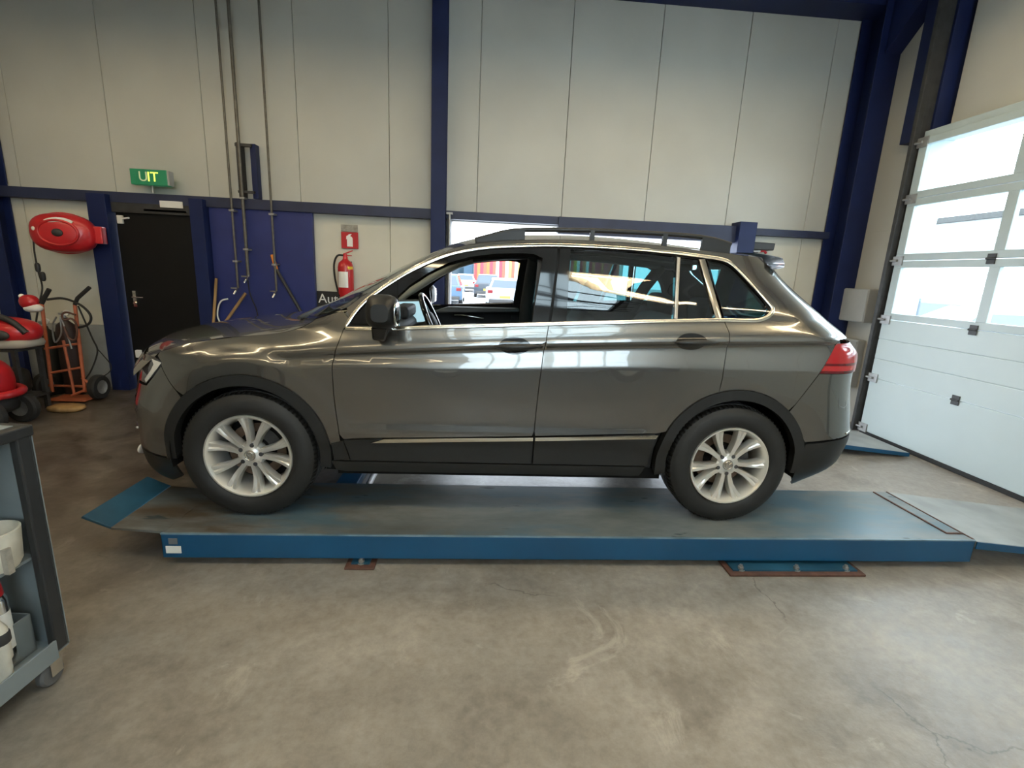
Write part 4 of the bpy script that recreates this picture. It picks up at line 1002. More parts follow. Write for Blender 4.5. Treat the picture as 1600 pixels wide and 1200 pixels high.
foot(2.62,3.40,-1.185,-0.86,'long rusty base plate with bolts under the right end of the lift',(2.70,3.02,3.31))
foot(0.55,0.705,-1.14,-0.95,'small bolted base plate under the left end of the lift',(0.63,))
tb = thing('lift_crossbar','blue crossbar on the floor between the lift platforms under the car','beam',(0.34,0,0))
MB().box(-0.10,0.05,-0.45,0.71,0.0,0.06).build('beam','lift_blue',tb,bevel=0.006); MB().cyl((0.115,-0.44,0.022),(0.115,0.70,0.022),0.022,10).build('pipe','white_plastic',tb,smooth=60)

# ================================================================ door, signs and things on the back wall
d1 = struct(MB().box(-2.885,-2.03,2.54,2.59,0.005,2.02).build('door_1','door_black',bevel=0.004), 'black personnel door between blue posts', 'door')
def hung(b, name, m, parent, **k): return b.build(name, m, parent, **k)
h = MB(); h.box(-2.80,-2.765,2.525,2.54,0.98,1.16); h.cyl((-2.782,2.54,1.09),(-2.782,2.495,1.09),0.010); h.cyl((-2.79,2.497,1.09),(-2.665,2.497,1.09),0.009); h.build('door_handle','chrome',d1,smooth=40)
MB().lathe([(0.0,0),(0.016,0),(0.016,0.03)],1,12,c=(-2.782,2.512,1.02)).build('lock_cylinder','chrome',d1,smooth=40)
MB().box(-2.56,-2.09,2.50,2.54,2.04,2.075).build('door_closer','steel',d1,bevel=0.006)
MB().box(-2.86,-2.80,2.51,2.54,1.90,1.99).build('corner_latch','white_plastic',d1,bevel=0.006); MB().cyl((-2.80,2.515,1.955),(-2.72,2.50,1.965),0.010).build('latch_arm','white_plastic',d1,smooth=40)
MB().box(-2.84,-2.78,2.50,2.54,0.38,0.47).build('hinge','white_plastic',d1,bevel=0.008)
steel(MB().box(-2.90,-2.02,2.50,2.60,2.02,2.125), 'dark header over the black door', 'dark_metal')
steel(MB().box(-3.09,-2.895,2.42,2.60,0,2.20), 'blue post left of the black door', 'steel_blue', cat='post')
steel(MB().box(-2.02,-1.875,2.42,2.60,0,2.20), 'blue post right of the black door', 'steel_blue', cat='post')
lb = tag(MB().box(-2.366,-2.125,2.488,2.4995,2.095,2.165).build('door_label','white_plastic'),'blank white label on the header above the black door','label')
struct(MB().box(-1.87,-0.735,2.53,2.595,0,2.17).build('trim_90','board_blue',bevel=0.003),'flat blue board behind the pipes','board')
ex = thing('exit_sign','green lit exit sign on a short stem above the black door','exit sign',(-2.405,2.46,2.237))
MB().box(-0.19,0.19,-0.05,0.04,0.075,0.235).build('sign_box','sign_green',ex,bevel=0.006); MB().box(0.1905,0.21,-0.045,0.04,0.08,0.23).build('end_cap','grey_box',ex)
MB().cyl((0,0,0),(0,0,0.08),0.012,8).build('stem','galv',ex,smooth=40)
mat('sign_glow',(0.6,0.7,0.1),0.4,var=0,emit=(0.75,0.95,0.12),es=0.9)
mat('sign_dim',(0.5,0.55,0.35),0.4,var=0,emit=(0.6,0.8,0.4),es=0.15)
text_mesh('letter','U',0.14,'sign_dim',ex,(-0.055,-0.052,0.155),(math.pi/2,0,0)); text_mesh('letter','IT',0.14,'sign_glow',ex,(0.045,-0.052,0.155),(math.pi/2,0,0))
# pipes
def pipe(u0, v0, u1, v1, r, label, zb_, extra):
    p1 = at(u1,v1,1,2.45); t = thing('wall_pipe',label,'pipe',(p1[0],2.45,p1[2]),0,'vertical air pipes')
    z0 = p1[2]; MB().cyl((0,0,0),(0,0,4.88-z0),r,10).build('pipe','pipe_metal',t,smooth=60)
    for zz in (0.30,0.85):
        if z0+zz < 4.8: MB().box(-0.028,0.028,-0.02,0.075,zz-0.010,zz+0.010).build('pipe_clamp','galv',t)
    b = MB(); b.cyl((0,0,-0.005),(0,-0.06,-0.03),0.014,8); b.cyl((0,-0.06,-0.03),(-0.02,-0.07,-0.07),0.012,8); b.box(-0.045,0.02,-0.075,-0.062,-0.005,0.008); b.build('outlet_valve','chrome',t,smooth=40)
    return t
pipe(327,0,372,450,0.012,'leftmost thin vertical pipe on the wall and blue board',0,0)
pipe(353,0,388,432,0.017,'thicker middle vertical pipe passing the blue bracket',0,0)
pipe(404,0,432,455,0.012,'rightmost thin vertical pipe ending over the blue board',0,0)
br = thing('pipe_bracket','small dark blue bracket frame holding the middle pipe','bracket',(-1.33,2.55,2.24))
MB().box(-0.03,0.03,-0.05,0.05,0,0.57).build('upright','steel_blue',br,bevel=0.004); MB().box(-0.17,0.0,-0.09,-0.05,0.53,0.56).build('arm','dark_metal',br); MB().box(-0.165,-0.125,-0.08,0.04,0,0.57).build('rail','dark_metal',br); MB().box(-0.17,0.0,-0.09,-0.05,0.05,0.075).build('arm','dark_metal',br)
# leaning sticks and tools
def stick(u0,v0,u1,v1,y,r,label,m='wood',cat='stick'):
    a, b_ = at(u0,v0,1,y), at(u1,v1,1,y-0.06); d = b_-a; k = a[2]/(a[2]-b_[2]); e = a+d*k; e[2] = r
    return tag(MB().cyl(tuple(a-np.array(e)),(0,0,0),r,10).build('broom_stick',m,smooth=60,loc=tuple(e)),label,cat)
stick(338,435,334,500,2.47,0.016,'short upright wooden stick leaning beside the black door')
stick(384,458,355,500,2.46,0.017,'slanted wooden stick leaning under the left pipe')
bt = thing('long_handled_tool','tool with orange grip and dark pole leaning against the blue board','tool',tuple(at(425,398,1,2.49)))
q0 = at(425,398,1,2.49); q1 = at(432,421,1,2.485); q2 = at(466,480,1,2.46)
MB().cyl((0,0,0),tuple(q1-q0),0.020,10).build('grip','orange_plastic',bt,smooth=60); MB().cyl(tuple(q1-q0),tuple(q2-q0+(q2-q1)*2.0),0.018,10).build('pole','dark_metal',bt,smooth=60)
hp = [at(u,v,1,2.46) for u,v in ((356,467),(346,470),(341,480),(340,494),(344,505),(350,530))]
tag(MB().tube(catmull([tuple(q) for q in hp],5),0.009,8).build('hose_loop','white_plastic',smooth=60),'thin pale hose curling between the two wooden sticks','hose')
hp = [at(u,v,1,2.43) for u,v in ((387,436),(391,460),(401,485),(403,505),(399,540))]
tag(MB().tube(catmull([tuple(q) for q in hp],5),0.007,8).build('air_hose','black_rubber',smooth=60),'thin dark air hose hanging from the middle pipe','hose')
# fire extinguisher and signs
fe = thing('fire_extinguisher','red fire extinguisher with black hose hanging on the cream wall','fire extinguisher',(-0.365,2.50,1.185))
MB().lathe([(0.0,0.0),(0.075,0.0),(0.088,0.02),(0.088,0.35),(0.075,0.40),(0.035,0.435),(0.026,0.45),(0.026,0.47),(0.0,0.47)],2,28).build('cylinder','red_paint',fe,smooth=50)
b = MB(); b.cyl((0,0,0.46),(0,0,0.50),0.022,10); b.prism([(-0.02,0.49),(0.085,0.535),(0.085,0.545),(-0.02,0.505)],1,-0.012,0.012); b.prism([(-0.01,0.475),(0.075,0.48),(0.075,0.488),(-0.01,0.49)],1,-0.012,0.012); b.build('valve','red_paint',fe,smooth=40)
MB().tube(catmull([(-0.02,-0.01,0.485),(-0.085,-0.02,0.475),(-0.125,-0.02,0.38),(-0.12,-0.02,0.22),(-0.085,-0.03,0.06),(-0.06,-0.06,0.02)],6),0.011,8).build('hose','black_rubber',fe,smooth=60)
MB().lathe([(0.089,0.12),(0.0895,0.12),(0.0895,0.30),(0.089,0.30)],2,10,a0=math.radians(215),a1=math.radians(300)).build('label_sticker','sign_white',fe,smooth=40)
MB().lathe([(0.089,0.33),(0.0895,0.33),(0.0895,0.36),(0.089,0.36)],2,8,a0=math.radians(300),a1=math.radians(350)).build('label_sticker','plate_yellow',fe,smooth=40)
MB().box(-0.05,0.05,0.085,0.10,0.1,0.42).build('wall_bracket','dark_metal',fe)
sg = thing('safety_sign','square red sign with a white extinguisher symbol on the cream wall','sign',(-0.332,2.595,1.752))
MB().box(-0.097,0.097,-0.008,0.004,0,0.185).build('sign_plate','sign_red',sg,bevel=0.002)
b = MB(); b.prism([(-0.030,0.022),(0.034,0.022),(0.034,0.115),(0.026,0.132),(0.010,0.138),(0.010,0.150),(0.024,0.158),(0.022,0.165),(-0.012,0.160),(-0.012,0.152),(-0.036,0.140),(-0.040,0.10),(-0.030,0.11)],1,-0.010,-0.0075); b.build('symbol','sign_white',sg)
mat('smear',(0.30,0.28,0.24),0.7,var=0.3,scale=25)
tag(MB().box(-0.43,-0.24,2.597,2.6075,1.945,2.02).build('tape_patch','smear'),'dirty grey patch of old tape above the red sign','tape')
bn = thing('wall_banner','black banner with white lettering low on the cream wall behind the windscreen','banner',(-0.735,2.592,1.02))
MB().box(0,1.30,-0.006,0.012,0,0.225).build('banner_sheet','banner_black',bn)
text_mesh('lettering','Auto',0.155,'sign_white',bn,(0.015,-0.008,0.135),(math.pi/2,0,0),align='LEFT')
fl = thing('flood_light','black flood lamp with red and white cable beside the doorway post','lamp',(4.58,2.50,1.93))
MB().prism([(-0.13,0.03),(0.14,0.03),(0.15,0.115),(-0.15,0.12)],1,-0.08,0.06).build('lamp_housing','black_plastic',fl,bevel=0.01); MB().box(-0.02,0.02,0.05,0.10,0.0,0.10).build('bracket','dark_metal',fl)
MB().tube([(-0.12,-0.02,0.02),(-0.05,-0.03,0.015),(0.0,-0.03,0.02)],0.012,8).build('cable','sign_white',fl,smooth=60); MB().tube([(0.0,-0.03,0.02),(0.05,-0.03,0.025),(0.08,-0.02,0.0)],0.016,8).build('cable_plug','sign_red',fl,smooth=60)
cp = tag(MB().tube([(0.835,2.44,0.9),(0.835,2.44,2.2)],0.011,8).build('conduit','galv',smooth=60),'thin metal conduit down the side of the tall blue column','conduit')
for k in range(1): MB().box(0.80,0.87,2.43,2.50,2.18,2.20).build('conduit_clamp','galv',cp)

# cable reel
rl = thing('cable_reel','round red cable reel with white label on the wall','cable reel',(-3.21,2.22,1.755),math.radians(14))
b = MB(); b.ell((0,0,0),(0.285,0.135,0.20),28,16,2.6); b.build('reel_case','red_paint',rl,smooth=60)
MB().tube([(0.17*math.cos(t),-0.120,0.125*math.sin(t)) for t in np.linspace(0,2*math.pi,33)[:-1]],0.014,8,closed=True).build('rim_ring','red_paint',rl,smooth=60)
MB().tube([(0.285*math.cos(t),0.01,0.20*math.sin(t)) for t in np.linspace(0,2*math.pi,41)[:-1]],0.014,8,closed=True).build('case_seam','red_paint',rl,smooth=60)
MB().ell((0,-0.135,0.0),(0.05,0.02,0.04)).build('hub_cap','dark_metal',rl,smooth=60)
b = MB(); b.prism([(0.20*math.cos(t)+0.02,0.155*math.sin(t)) for t in np.linspace(0.9,2.25,10)]+[(0.155*math.cos(t)+0.02,0.108*math.sin(t)) for t in np.linspace(2.25,0.9,10)],1,-0.124,-0.116); b.build('label_sticker','sign_white',rl)
MB().ell((-0.205,-0.095,0.03),(0.025,0.02,0.025)).build('button','white_plastic',rl,smooth=60)
MB().box(0.25,0.34,-0.02,0.10,-0.09,0.09).build('wall_bracket','red_paint',rl,bevel=0.01)
MB().box(0.05,0.30,0.08,0.20,-0.03,0.03).build('support_arm','dark_metal',rl)
cpts = [tuple(at(u,v,1,y)) for u,v,y in ((52,372,2.15),(54,395,2.12),(60,425,2.1),(66,450,2.05),(60,480,1.95),(56,510,1.9),(60,530,1.88))]
cb = tag(MB().tube(catmull(cpts,6),0.008,8).build('reel_cable','black_rubber',smooth=60),'black cable hanging from the red reel','cable')
for (u,v) in ((59,418),(67,432)):
    q = at(u,v,1,2.1); MB().ell(tuple(q),(0.022,0.022,0.05),10,8,3).build('cable_connector','black_plastic',cb,smooth=60)

# hand truck with gas bottles
mat('truck_orange',(0.42,0.115,0.05),0.5,var=0.25,scale=10)
mat('bottle_green',(0.018,0.020,0.016),0.5,var=0.3,scale=5)
mat('bottle_brown',(0.030,0.014,0.010),0.5,var=0.3,scale=5)
YH = 1.95
P_ = lambda u, v, y=YH: tuple(at(u,v,1,y))
ht = thing('hand_truck','orange tubular hand truck with black grips standing by the wall','hand truck',(-2.93,YH,0))
def hb(b, name, m, **k): return b.build(name, m, ht, loc=(2.93,-YH,0), **k)
hb(MB().tube([P_(65,472),P_(72,530),P_(80,598),P_(82,612)],0.017,10),'side_rail','truck_orange',smooth=60); hb(MB().tube([P_(117,476),P_(122,520),P_(128,570),P_(133,612)],0.017,10),'side_rail','truck_orange',smooth=60)
hb(MB().tube([P_(99,532),P_(108,575),P_(116,616)],0.014,10),'centre_rail','truck_orange',smooth=60)
for (a,b_) in (((70,545),(122,537)),((78,583),(128,574)),((112,618),(136,608))): hb(MB().tube([P_(*a),P_(*b_)],0.013,8),'cross_bar','truck_orange',smooth=60)
hb(MB().tube([P_(65,474),P_(70,464),P_(77,452)],0.022,10),'grip','black_rubber',smooth=60); hb(MB().tube([P_(117,476),P_(121,466),P_(140,449)],0.019,10),'grip','black_rubber',smooth=60)
hb(MB().box(-3.34,-2.96,YH-0.12,YH+0.12,0.015,0.028),'toe_plate','truck_orange'); hb(MB().tube([P_(128,590),P_(140,600),P_(152,614)],0.014,8),'axle_strut','truck_orange',smooth=60)
def tyre_wheel(x, y, z, r, wd, par, loc):
    b = MB(); b.lathe([(r*0.55,-wd/2),(r*0.9,-wd/2),(r,-wd*0.3),(r,wd*0.3),(r*0.9,wd/2),(r*0.55,wd/2)],0,28,c=(x,y,z)); w_ = b.build('wheel','black_rubber',par,smooth=40,loc=loc)
    c = MB(); c.lathe([(0,-wd*0.3),(r*0.45,-wd*0.36),(r*0.56,-wd*0.5),(r*0.56,wd*0.5),(r*0.45,wd*0.36),(0,wd*0.3)],0,20,c=(x,y,z)); c.build('wheel_rim','galv',w_,smooth=40)
def wheel_y(x, y, z, r, wd, par, loc, rim='galv'):
    b = MB(); b.lathe([(r*0.55,-wd/2),(r*0.9,-wd/2),(r,-wd*0.3),(r,wd*0.3),(r*0.9,wd/2),(r*0.55,wd/2)],1,28,c=(x,y,z)); w_ = b.build('wheel','black_rubber',par,smooth=40,loc=loc)
    c = MB(); c.lathe([(0,-wd*0.3),(r*0.45,-wd*0.36),(r*0.56,-wd*0.5),(r*0.56,wd*0.5),(r*0.45,wd*0.36),(0,wd*0.3)],1,20,c=(x,y,z)); c.build('wheel_rim',rim,w_,smooth=40)
q = at(155,608,1,2.02); tyre_wheel(q[0],2.02,0.135,0.135,0.075,ht,(2.93,-YH,0)); tyre_wheel(q[0]-0.56,2.02,0.135,0.135,0.075,ht,(2.93,-YH,0))
hb(MB().cyl((q[0]-0.56,2.02,0.135),(q[0],2.02,0.135),0.014,8),'axle','truck_orange',smooth=60)
def bottle(x, y, r, hgt, m, label):
    t = thing('gas_bottle',label,'gas bottle',(x,y,0.0)); k = r
    MB().lathe([(0,0),(r*0.9,0),(r,0.02),(r,hgt*0.82),(r*0.85,hgt*0.91),(r*0.35,hgt*0.96),(r*0.3,hgt)],2,24).build('cylinder',m,t,smooth=50)
    b = MB(); b.cyl((0,0,hgt),(0,0,hgt+0.07),0.018,8); b.cyl((-0.05,0,hgt+0.04),(0.06,-0.02,hgt+0.04),0.014,8); b.build('valve','steel',t,smooth=50)
    MB().lathe([(0,-0.02),(0.03,-0.02),(0.03,0.0),(0,0.0)],1,16,c=(0.06,-0.03,hgt+0.06)).build('gauge','white_plastic',t,smooth=40)
bottle(float(at(109,550,1,YH+0.25)[0]),YH+0.25,0.095,0.86,'bottle_brown','dark brown gas bottle behind the right rail of the hand truck'); bottle(float(at(76,550,1,YH+0.25)[0]),YH+0.25,0.095,0.76,'bottle_green','dark green gas bottle behind the left rail of the hand truck')
def hose(pts, r, label, m='black_rubber'):
    return tag(MB().tube(catmull([tuple(at(u,v,1,y)) for u,v,y in pts],6),r,8).build('welding_hose',m,smooth=60),label,'hose')
hose([(73,468,YH-0.03),(95,466,YH),(112,470,YH),(128,478,YH-0.02),(140,490,YH-0.03),(142,500,YH-0.03),(136,508,YH-0.03),(122,512,YH)],0.012,'thick black hose arched between the grips of the hand truck')
hose([(122,478,YH),(134,505,YH),(145,530,YH),(152,545,YH),(150,560,YH),(142,580,YH),(134,592,YH)],0.008,'thin black hose hanging right of the hand truck rail')
hose([(152,545,YH+0.02),(162,556,YH),(173,570,YH),(172,580,YH),(162,588,YH)],0.005,'thin cord looping beside the hand truck wheel')
hose([(118,492,YH-0.05),(104,488,YH-0.05),(97,492,YH-0.06),(100,500,YH-0.06),(112,498,YH-0.05),(120,510,YH-0.05),(118,530,YH-0.05),(108,528,YH-0.06),(100,510,YH-0.06)],0.010,'knotted brown hose hung on the right rail of the hand truck','rust')
hose([(88,495,YH-0.04),(82,510,YH-0.04),(86,535,YH-0.04),(96,520,YH-0.04),(94,495,YH-0.04),(104,520,YH-0.04),(112,545,YH-0.04)],0.008,'tangled grey hose hung on the hand truck','galv')

# red machines at the left edge
mr_ = thing('floor_machine','low red wheeled machine with bumper ring at the left edge','machine',(-3.30,1.02,0))
b = MB(); b.ell((0.06,0,0.40),(0.27,0.25,0.24),24,14,2.4); b.build('body_cover','red_paint',mr_,smooth=60)
MB().tube([(0.06+0.33*math.cos(t),0.28*math.sin(t),0.31) for t in np.linspace(0,2*math.pi,37)[:-1]],0.035,10,closed=True).build('bumper_ring','red_paint',mr_,smooth=60)
MB().ell((0.06,0,0.20),(0.28,0.24,0.10),20,8,3).build('chassis','black_plastic',mr_,smooth=60); MB().lathe([(0,0),(0.035,0),(0.03,0.05),(0,0.05)],2,14,c=(0.12,-0.02,0.61)).build('filler_cap','plate_yellow',mr_,smooth=40)
MB().ell((0.14,-0.235,0.43),(0.07,0.02,0.05)).build('vent','dark_metal',mr_,smooth=60)
wheel_y(0.30,-0.16,0.14,0.14,0.08,mr_,None); wheel_y(-0.15,-0.16,0.14,0.14,0.08,mr_,None); wheel_y(0.30,0.16,0.14,0.14,0.08,mr_,None); wheel_y(-0.15,0.16,0.14,0.14,0.08,mr_,None)
rk = thing('steel_rack','dark steel rack carrying the upper red machine','rack',(-3.36,1.50,0))
for sx in (-0.42,0.20):
    for sy in (-0.13,0.13): MB().box(sx-0.018,sx+0.018,sy-0.018,sy+0.018,0,0.62).build('leg','dark_metal',rk)
MB().box(-0.45,0.23,-0.16,0.16,0.62,0.64).build('shelf','dark_metal',rk); MB().box(-0.45,0.23,-0.16,0.16,0.15,0.17).build('shelf','dark_metal',rk)
tag(MB().ell((0,0,0.13),(0.24,0.14,0.13),20,10,5).build('storage_bin','bottle_green',smooth=50,loc=(-3.48,1.50,0.17)),'dark bin on the lower shelf of the steel rack','bin')
ru = thing('pressure_washer','red domed machine with black handle on the steel rack','machine',(-3.33,1.50,0.64))
b = MB(); b.ell((-0.05,0,0.16),(0.36,0.19,0.135),26,14,2.4); b.build('body_cover','red_paint',ru,smooth=60)
MB().ell((-0.05,0,0.05),(0.33,0.18,0.05),20,8,4).build('base_tray','cabin_beige',ru,smooth=60)
MB().tube(catmull([(-0.35,-0.10,0.22),(-0.20,-0.13,0.315),(0.02,-0.13,0.325),(0.18,-0.12,0.27),(0.28,-0.10,0.16)],6),0.028,10).build('handle','black_plastic',ru,smooth=60)
MB().ell((0.10,-0.17,0.14),(0.09,0.03,0.05)).build('vent','dark_metal',ru,smooth=60)
q = at(50,478,1,YH-0.03); cu = thing('cap','red and white cap hooked on the left grip of the hand truck','cap',(q[0],q[1],q[2]-0.06))
MB().ell((0.01,0,0.04),(0.085,0.06,0.045),16,8,2.4).build('brim','sign_white',cu,smooth=60); MB().ell((-0.02,0,0.10),(0.085,0.07,0.075),16,10,2.2).build('crown','red_paint',cu,smooth=60); MB().ell((-0.085,0,0.155),(0.025,0.025,0.025)).build('bobble','sign_white',cu,smooth=60)
tag(MB().ell((0,0,0.03),(0.16,0.10,0.035),16,8,3).build('rag','wood',smooth=60,loc=(-2.92,1.55,0.0)),'crumpled brownish rag on the floor in front of the hand truck','rag')

# ================================================================ tool trolley, front left
mat('cart_dark',(0.022,0.023,0.024),0.45,var=0.15,scale=6); mat('cart_grey',(0.20,0.23,0.24),0.45,var=0.12,scale=5)
mat('pot_white',(0.60,0.57,0.48),0.55,var=0.15,scale=12)
tcx, tcy = -0.285, -1.785
tc_ = thing('tool_trolley','dark workshop trolley with open grey shelves at the left edge','tool trolley',(tcx,tcy,0),math.radians(-4))
def tcp(b, name, m, **k): return b.build(name, m, tc_, **k)
DXc, DYc = -0.62, -0.50
tcp(MB().box(-0.03,0,-0.055,0,0.12,0.955),'corner_post','cart_dark',bevel=0.006); tcp(MB().box(DXc,DXc+0.03,-0.055,0,0.12,0.955),'corner_post','cart_dark',bevel=0.006)
tcp(MB().box(-0.03,0,DYc,DYc+0.055,0.12,0.955),'corner_post','cart_dark',bevel=0.006); tcp(MB().box(DXc,DXc+0.03,DYc,DYc+0.055,0.12,0.955),'corner_post','cart_dark',bevel=0.006)
tcp(MB().box(DXc,0.004,DYc,0.004,0.945,0.985),'top_tray','cart_dark',bevel=0.006); tcp(MB().box(DXc+0.03,-0.03,DYc+0.03,-0.03,0.984,0.987),'top_mat','cart_grey')
tcp(MB().box(DXc,0.0,-0.012,-0.002,0.13,0.945),'back_panel','cart_grey'); tcp(MB().box(DXc,DXc+0.01,DYc,0,0.13,0.945),'side_panel','cart_grey')
tcp(MB().box(DXc+0.02,-0.26,DYc+0.06,-0.03,0.16,0.94),'inner_cabinet','cart_grey')
tcp(MB().box(DXc+0.02,-0.035,DYc+0.06,-0.03,0.50,0.51),'shelf','cart_grey')
for z in (0.12,): 
    tcp(MB().box(DXc,0.0,DYc,-0.004,z,z+0.012),'shelf','cart_grey',bevel=0.003); tcp(MB().box(-0.006,0.002,DYc+0.05,-0.05,z-0.02,z+0.055 if z < 0.2 else z+0.03),'shelf_lip','cart_grey',bevel=0.002)
for (x,y) in ((-0.03,-0.045),(DXc+0.06,-0.06),(-0.03,DYc+0.06),(DXc+0.06,DYc+0.06)):
    b = MB(); b.box(x-0.025,x+0.025,y-0.03,y+0.03,0.105,0.12); b.box(x-0.024,x-0.019,y-0.035,y+0.01,0.04,0.106); b.box(x+0.019,x+0.024,y-0.035,y+0.01,0.04,0.106); f_ = tcp(b,'caster_fork','chrome')
    c = MB(); c.lathe([(0,-0.016),(0.040,-0.016),(0.047,-0.008),(0.047,0.008),(0.040,0.016),(0,0.016)],0,24,c=(x,y-0.02,0.047)); c.build('caster_wheel','cabin_grey',f_,smooth=40)
def cart_pt(x, y, z): return tuple(tc_.matrix_basis @ Vector((x,y,z)))
def cart_item(name, label, cat, u, v, x): return thing(name, label, cat, tuple(at(u,v,0,x)), math.radians(-4))
def item(name, label, cat, x, y, z): return thing(name, label, cat, cart_pt(x,y,z), math.radians(-4))
pt = item('white_pot','off-white plastic pot in the middle of the tool trolley','pot',-0.085,-0.118,0.512)
MB().lathe([(0,0.0),(0.060,0.0),(0.070,0.02),(0.078,0.135),(0.072,0.137),(0.066,0.03),(0,0.02)],2,26).build('pot_body','pot_white',pt,smooth=45); MB().box(0.064,0.082,-0.035,-0.015,0.0,0.09).build('clip','smear',pt)
tl = item('black_bottle','small black bottle with orange cap behind the white pot','bottle',-0.20,-0.09,0.512)
MB().lathe([(0,0),(0.035,0),(0.038,0.02),(0.038,0.17),(0.015,0.21),(0.015,0.23),(0,0.23)],2,18).build('bottle_body','black_plastic',tl,smooth=45); MB().lathe([(0.018,0.22),(0.018,0.26),(0,0.26)],2,14).build('bottle_cap','orange_plastic',tl,smooth=40)
sc_n = item('spray_can','spray can with red cap low in the tool trolley','spray can',-0.105,-0.128,0.146)
MB().lathe([(0,0),(0.033,0),(0.033,0.245),(0.026,0.265),(0,0.265)],2,20).build('can_body','chrome',sc_n,smooth=45); MB().lathe([(0.0335,0.06),(0.0338,0.06),(0.0338,0.20),(0.0335,0.20)],2,20).build('can_label','sign_white',sc_n,smooth=40); MB().lathe([(0.026,0.26),(0.028,0.265),(0.024,0.31),(0,0.31)],2,18).build('can_cap','red_paint',sc_n,smooth=45)
bn_ = item('parts_bin','grey metal parts bin on the bottom shelf of the tool trolley','bin',-0.155,-0.15,0.133)
b = MB(); b.box(-0.12,0.08,-0.10,0.10,0,0.008); b.box(0.075,0.08,-0.10,0.10,0,0.15); b.box(-0.12,-0.115,-0.10,0.10,0,0.15); b.box(-0.12,0.08,-0.10,-0.095,0,0.15); b.box(-0.12,0.08,0.095,0.10,0,0.15); b.build('bin_body','cart_grey',bn_)
gn = item('grease_gun','pale grease gun standing at the edge of the bottom shelf','grease gun',-0.036,-0.195,0.134)
MB().lathe([(0,0),(0.018,0),(0.020,0.08),(0.026,0.09),(0.026,0.20),(0.012,0.23),(0.012,0.26),(0,0.26)],2,16).build('barrel','pot_white',gn,smooth=45); MB().lathe([(0.027,0.15),(0.030,0.155),(0.030,0.185),(0.027,0.19)],2,16).build('collar','dark_metal',gn,smooth=45)

# ================================================================ outside the doors
struct(MB().box(-60,60,YB+0.25,80,-0.25,-0.12).build('ground','asphalt'), 'pale paved yard outside the doorway', 'ground')
struct(MB().box(XR+0.14,60,-60,YB+0.25,-0.25,-0.12).build('ground_side','asphalt'), 'pale paved yard outside the sectional door', 'ground')
mat('x_white',(0.30,0.33,0.35),0.35,var=0,coat=0.5); mat('x_dark',(0.010,0.018,0.028),0.3,var=0,coat=0.5); mat('x_blue',(0.03,0.07,0.12),0.3,var=0,coat=0.5); mat('x_glass',(0.012,0.03,0.045),0.08,var=0,coat=0.5); mat('x_silver',(0.42,0.46,0.5),0.3,metal=0.5,var=0,coat=0.5)
def parked(x, y, rz, paintname, label, tall=1.5, L=4.3, W=1.78, estate=True):
    t = thing('parked_car', label, 'car', (x,y,-0.12), rz, 'cars parked outside')
    h = tall; sh = 0.92 if tall < 1.6 else 1.0
    low = [(0.0,0.35),(0.0,0.62),(0.03,sh),(L-1.1,sh),(L-0.12,sh-0.18),(L,0.62),(L-0.02,0.25),(0.06,0.25)]
    rings = []
    for k, (yy, ins) in enumerate(((-W/2,0.06),(-W/2+0.0,0.0),(-W/2+0.09,0.0))): pass
    b = MB()                                                    # lower body: rounded in section
    secs = [(-W/2,0.88),(-W/2*0.94,0.97),(-W/2*0.5,1.0),(W/2*0.5,1.0),(W/2*0.94,0.97),(W/2,0.88)]
    cx_, cz_ = L/2, 0.60
    b.grid([[(cx_+(p[0]-cx_)*(0.94+0.06*(s if s<1 else 1)), yy, cz_+(p[1]-cz_)*s) for p in low+low[:1]] for yy, s in secs])
    for yy, s in (secs[0],secs[-1]): b.add([(cx_+(p[0]-cx_)*(0.94+0.06*s),yy,cz_+(p[1]-cz_)*s) for p in low],[tuple(range(len(low)))])
    body = b.build('car_body',paintname,t,smooth=40)
    up = [(0.05,sh-0.02),(0.24,h-0.03),(0.5,h),(L*0.52,h-0.01),(L-1.15,sh-0.02)]
    g = MB(); wl, wu = W/2-0.10, W/2-0.30
    lo = [(p[0],p[1]) for p in up]
    def yy_(z): return wl+(wu-wl)*(z-sh)/(h-sh)
    for s in (-1,1): g.add([(p[0],s*yy_(p[1]),p[1]) for p in up],[tuple(range(len(up)))])
    g.grid([[(p[0],s*yy_(p[1]),p[1]) for s in (-1,-0.5,0,0.5,1)] for p in up])
    g.build('cabin',paintname,t,smooth=30)
    w_ = MB(); zA, zB = sh+0.05, h-0.10; xa_ = lambda z: np.interp(z,[sh-0.02,h-0.03],[0.05,0.24])-0.008
    w_.add([(xa_(zA),-yy_(zA)+0.10,zA),(xa_(zA),yy_(zA)-0.10,zA),(xa_(zB),yy_(zB)-0.09,zB),(xa_(zB),-yy_(zB)+0.09,zB)],[(0,1,2,3)]); w_.build('rear_window','x_glass',t)
    for s in (-1,1):
        sw_ = MB(); zz0, zz1 = sh+0.05, h-0.09; sw_.add([(0.32,s*(yy_(zz0)+0.006),zz0),(L-1.5,s*(yy_(zz0)+0.006),zz0),(L*0.55,s*(yy_(zz1)+0.006),zz1),(0.45,s*(yy_(zz1)+0.006),zz1)],[(0,1,2,3)]); sw_.build('side_window','x_glass',t)
        MB().box(-0.025,0.08,s*(W/2-0.30) if s > 0 else -(W/2-0.06),s*(W/2-0.06) if s > 0 else -(W/2-0.30),0.70,0.86).build('tail_light','tail_dark_red',t,bevel=0.02)
        for xw in (0.78,L-0.85):
            wheel_y(xw,s*(W/2-0.10),0.31,0.31,0.20,t,None,'alloy')
    MB().box(-0.03,-0.01,-0.26,0.26,0.48,0.60).build('number_plate','plate_yellow',t); MB().box(-0.04,0.2,-W/2*0.86,W/2*0.86,0.26,0.44).build('bumper','black_plastic',t,bevel=0.04)
    return t
def spot(u, y): return at(u,440,1,y)[0]
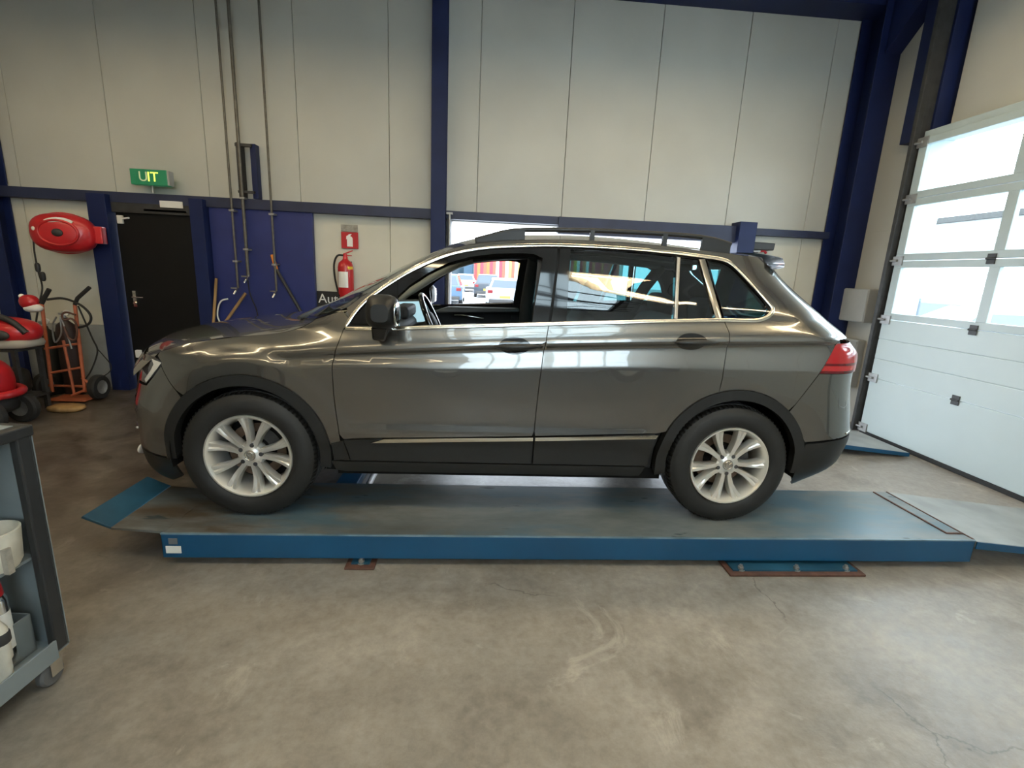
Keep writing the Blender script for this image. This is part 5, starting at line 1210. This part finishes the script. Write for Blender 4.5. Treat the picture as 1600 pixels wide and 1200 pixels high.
parked(spot(790,20),20.0,math.pi/2,'x_white','white hatchback with yellow plate parked outside, nearest seen through the front window',1.42)
parked(spot(762,29),29.0,math.pi/2,'x_dark','dark estate car with yellow plate parked outside left of the white hatchback',1.52)
parked(spot(694,21),21.0,math.pi/2,'x_blue','blue car parked outside at the left edge of the doorway view',1.5)
parked(spot(727,37),37.0,math.pi/2,'x_silver','pale car parked far outside beside the dark building',1.45)
parked(12.2,4.3,math.pi*0.9,'x_white','white car parked outside the sectional door',1.45)
parked(15.0,9.5,math.pi*0.8,'x_blue','blue car parked far outside the sectional door',1.5)
ic = parked(4.2,-6.2,math.pi,'x_dark','unseen dark car added behind the photographer to darken the door reflections',1.5); ic.location.z = 0.0; del ic['group']  # out of view, added so the lower doors reflect something dark
# striped building, blue building, ribbed shed
sb = thing('striped_building','low building with red, orange, yellow and white upright stripes beyond the yard','building',(spot(740,43),43,-0.12))
cols = [(0.55,0.03,0.03),(0.62,0.08,0.03),(0.75,0.70,0.62),(0.60,0.16,0.03),(0.65,0.35,0.03),(0.70,0.45,0.10),(0.55,0.03,0.06),(0.72,0.62,0.55),(0.50,0.05,0.12),(0.60,0.10,0.05)]
for i,c in enumerate(cols): mat('stripe_%d' % i, tuple(q*0.55 for q in c), 0.5, var=0.04)
MB().box(0,14,0.06,8,0,3.75).build('building_wall','x_white',sb)
for k in range(48): MB().box(k*0.29+0.005,k*0.29+0.285,0,0.06,0.3,3.75).build('facade_panel','stripe_%d' % ((k*3+(k//4)) % 10),sb)
mat('facade_blue',(0.02,0.06,0.10),0.5,var=0.1)
bb = thing('dark_blue_building','dark blue flat-roofed building left of the striped one','building',(spot(740,46)-14,46,-0.12))
MB().box(0,13.9,0,8,0,3.2).build('building_wall','facade_blue',bb); MB().box(-0.1,14.0,-0.1,8.1,3.2,3.4).build('roof_edge','dark_metal',bb)
for k in range(5): MB().box(1+2.6*k,2.6+2.6*k,-0.03,0.02,1.0,2.3).build('window','x_glass',bb)
mat('shed_cladding',(0.50,0.52,0.53),0.5,var=0.04)
sh_ = thing('ribbed_shed','pale shed clad in horizontal ribs outside the sectional door','building',(19,-14,-0.12))
MB().box(0.05,6,0,30,0,4.3).build('building_wall','shed_cladding',sh_)
for k in range(20): MB().box(0,0.06,0,30,0.25+k*0.2,0.25+k*0.2+0.15).build('cladding_board','shed_cladding',sh_,bevel=0.01)
MB().box(-0.15,6.2,-0.2,30.2,4.3,4.5).build('roof_edge','dark_metal',sh_)
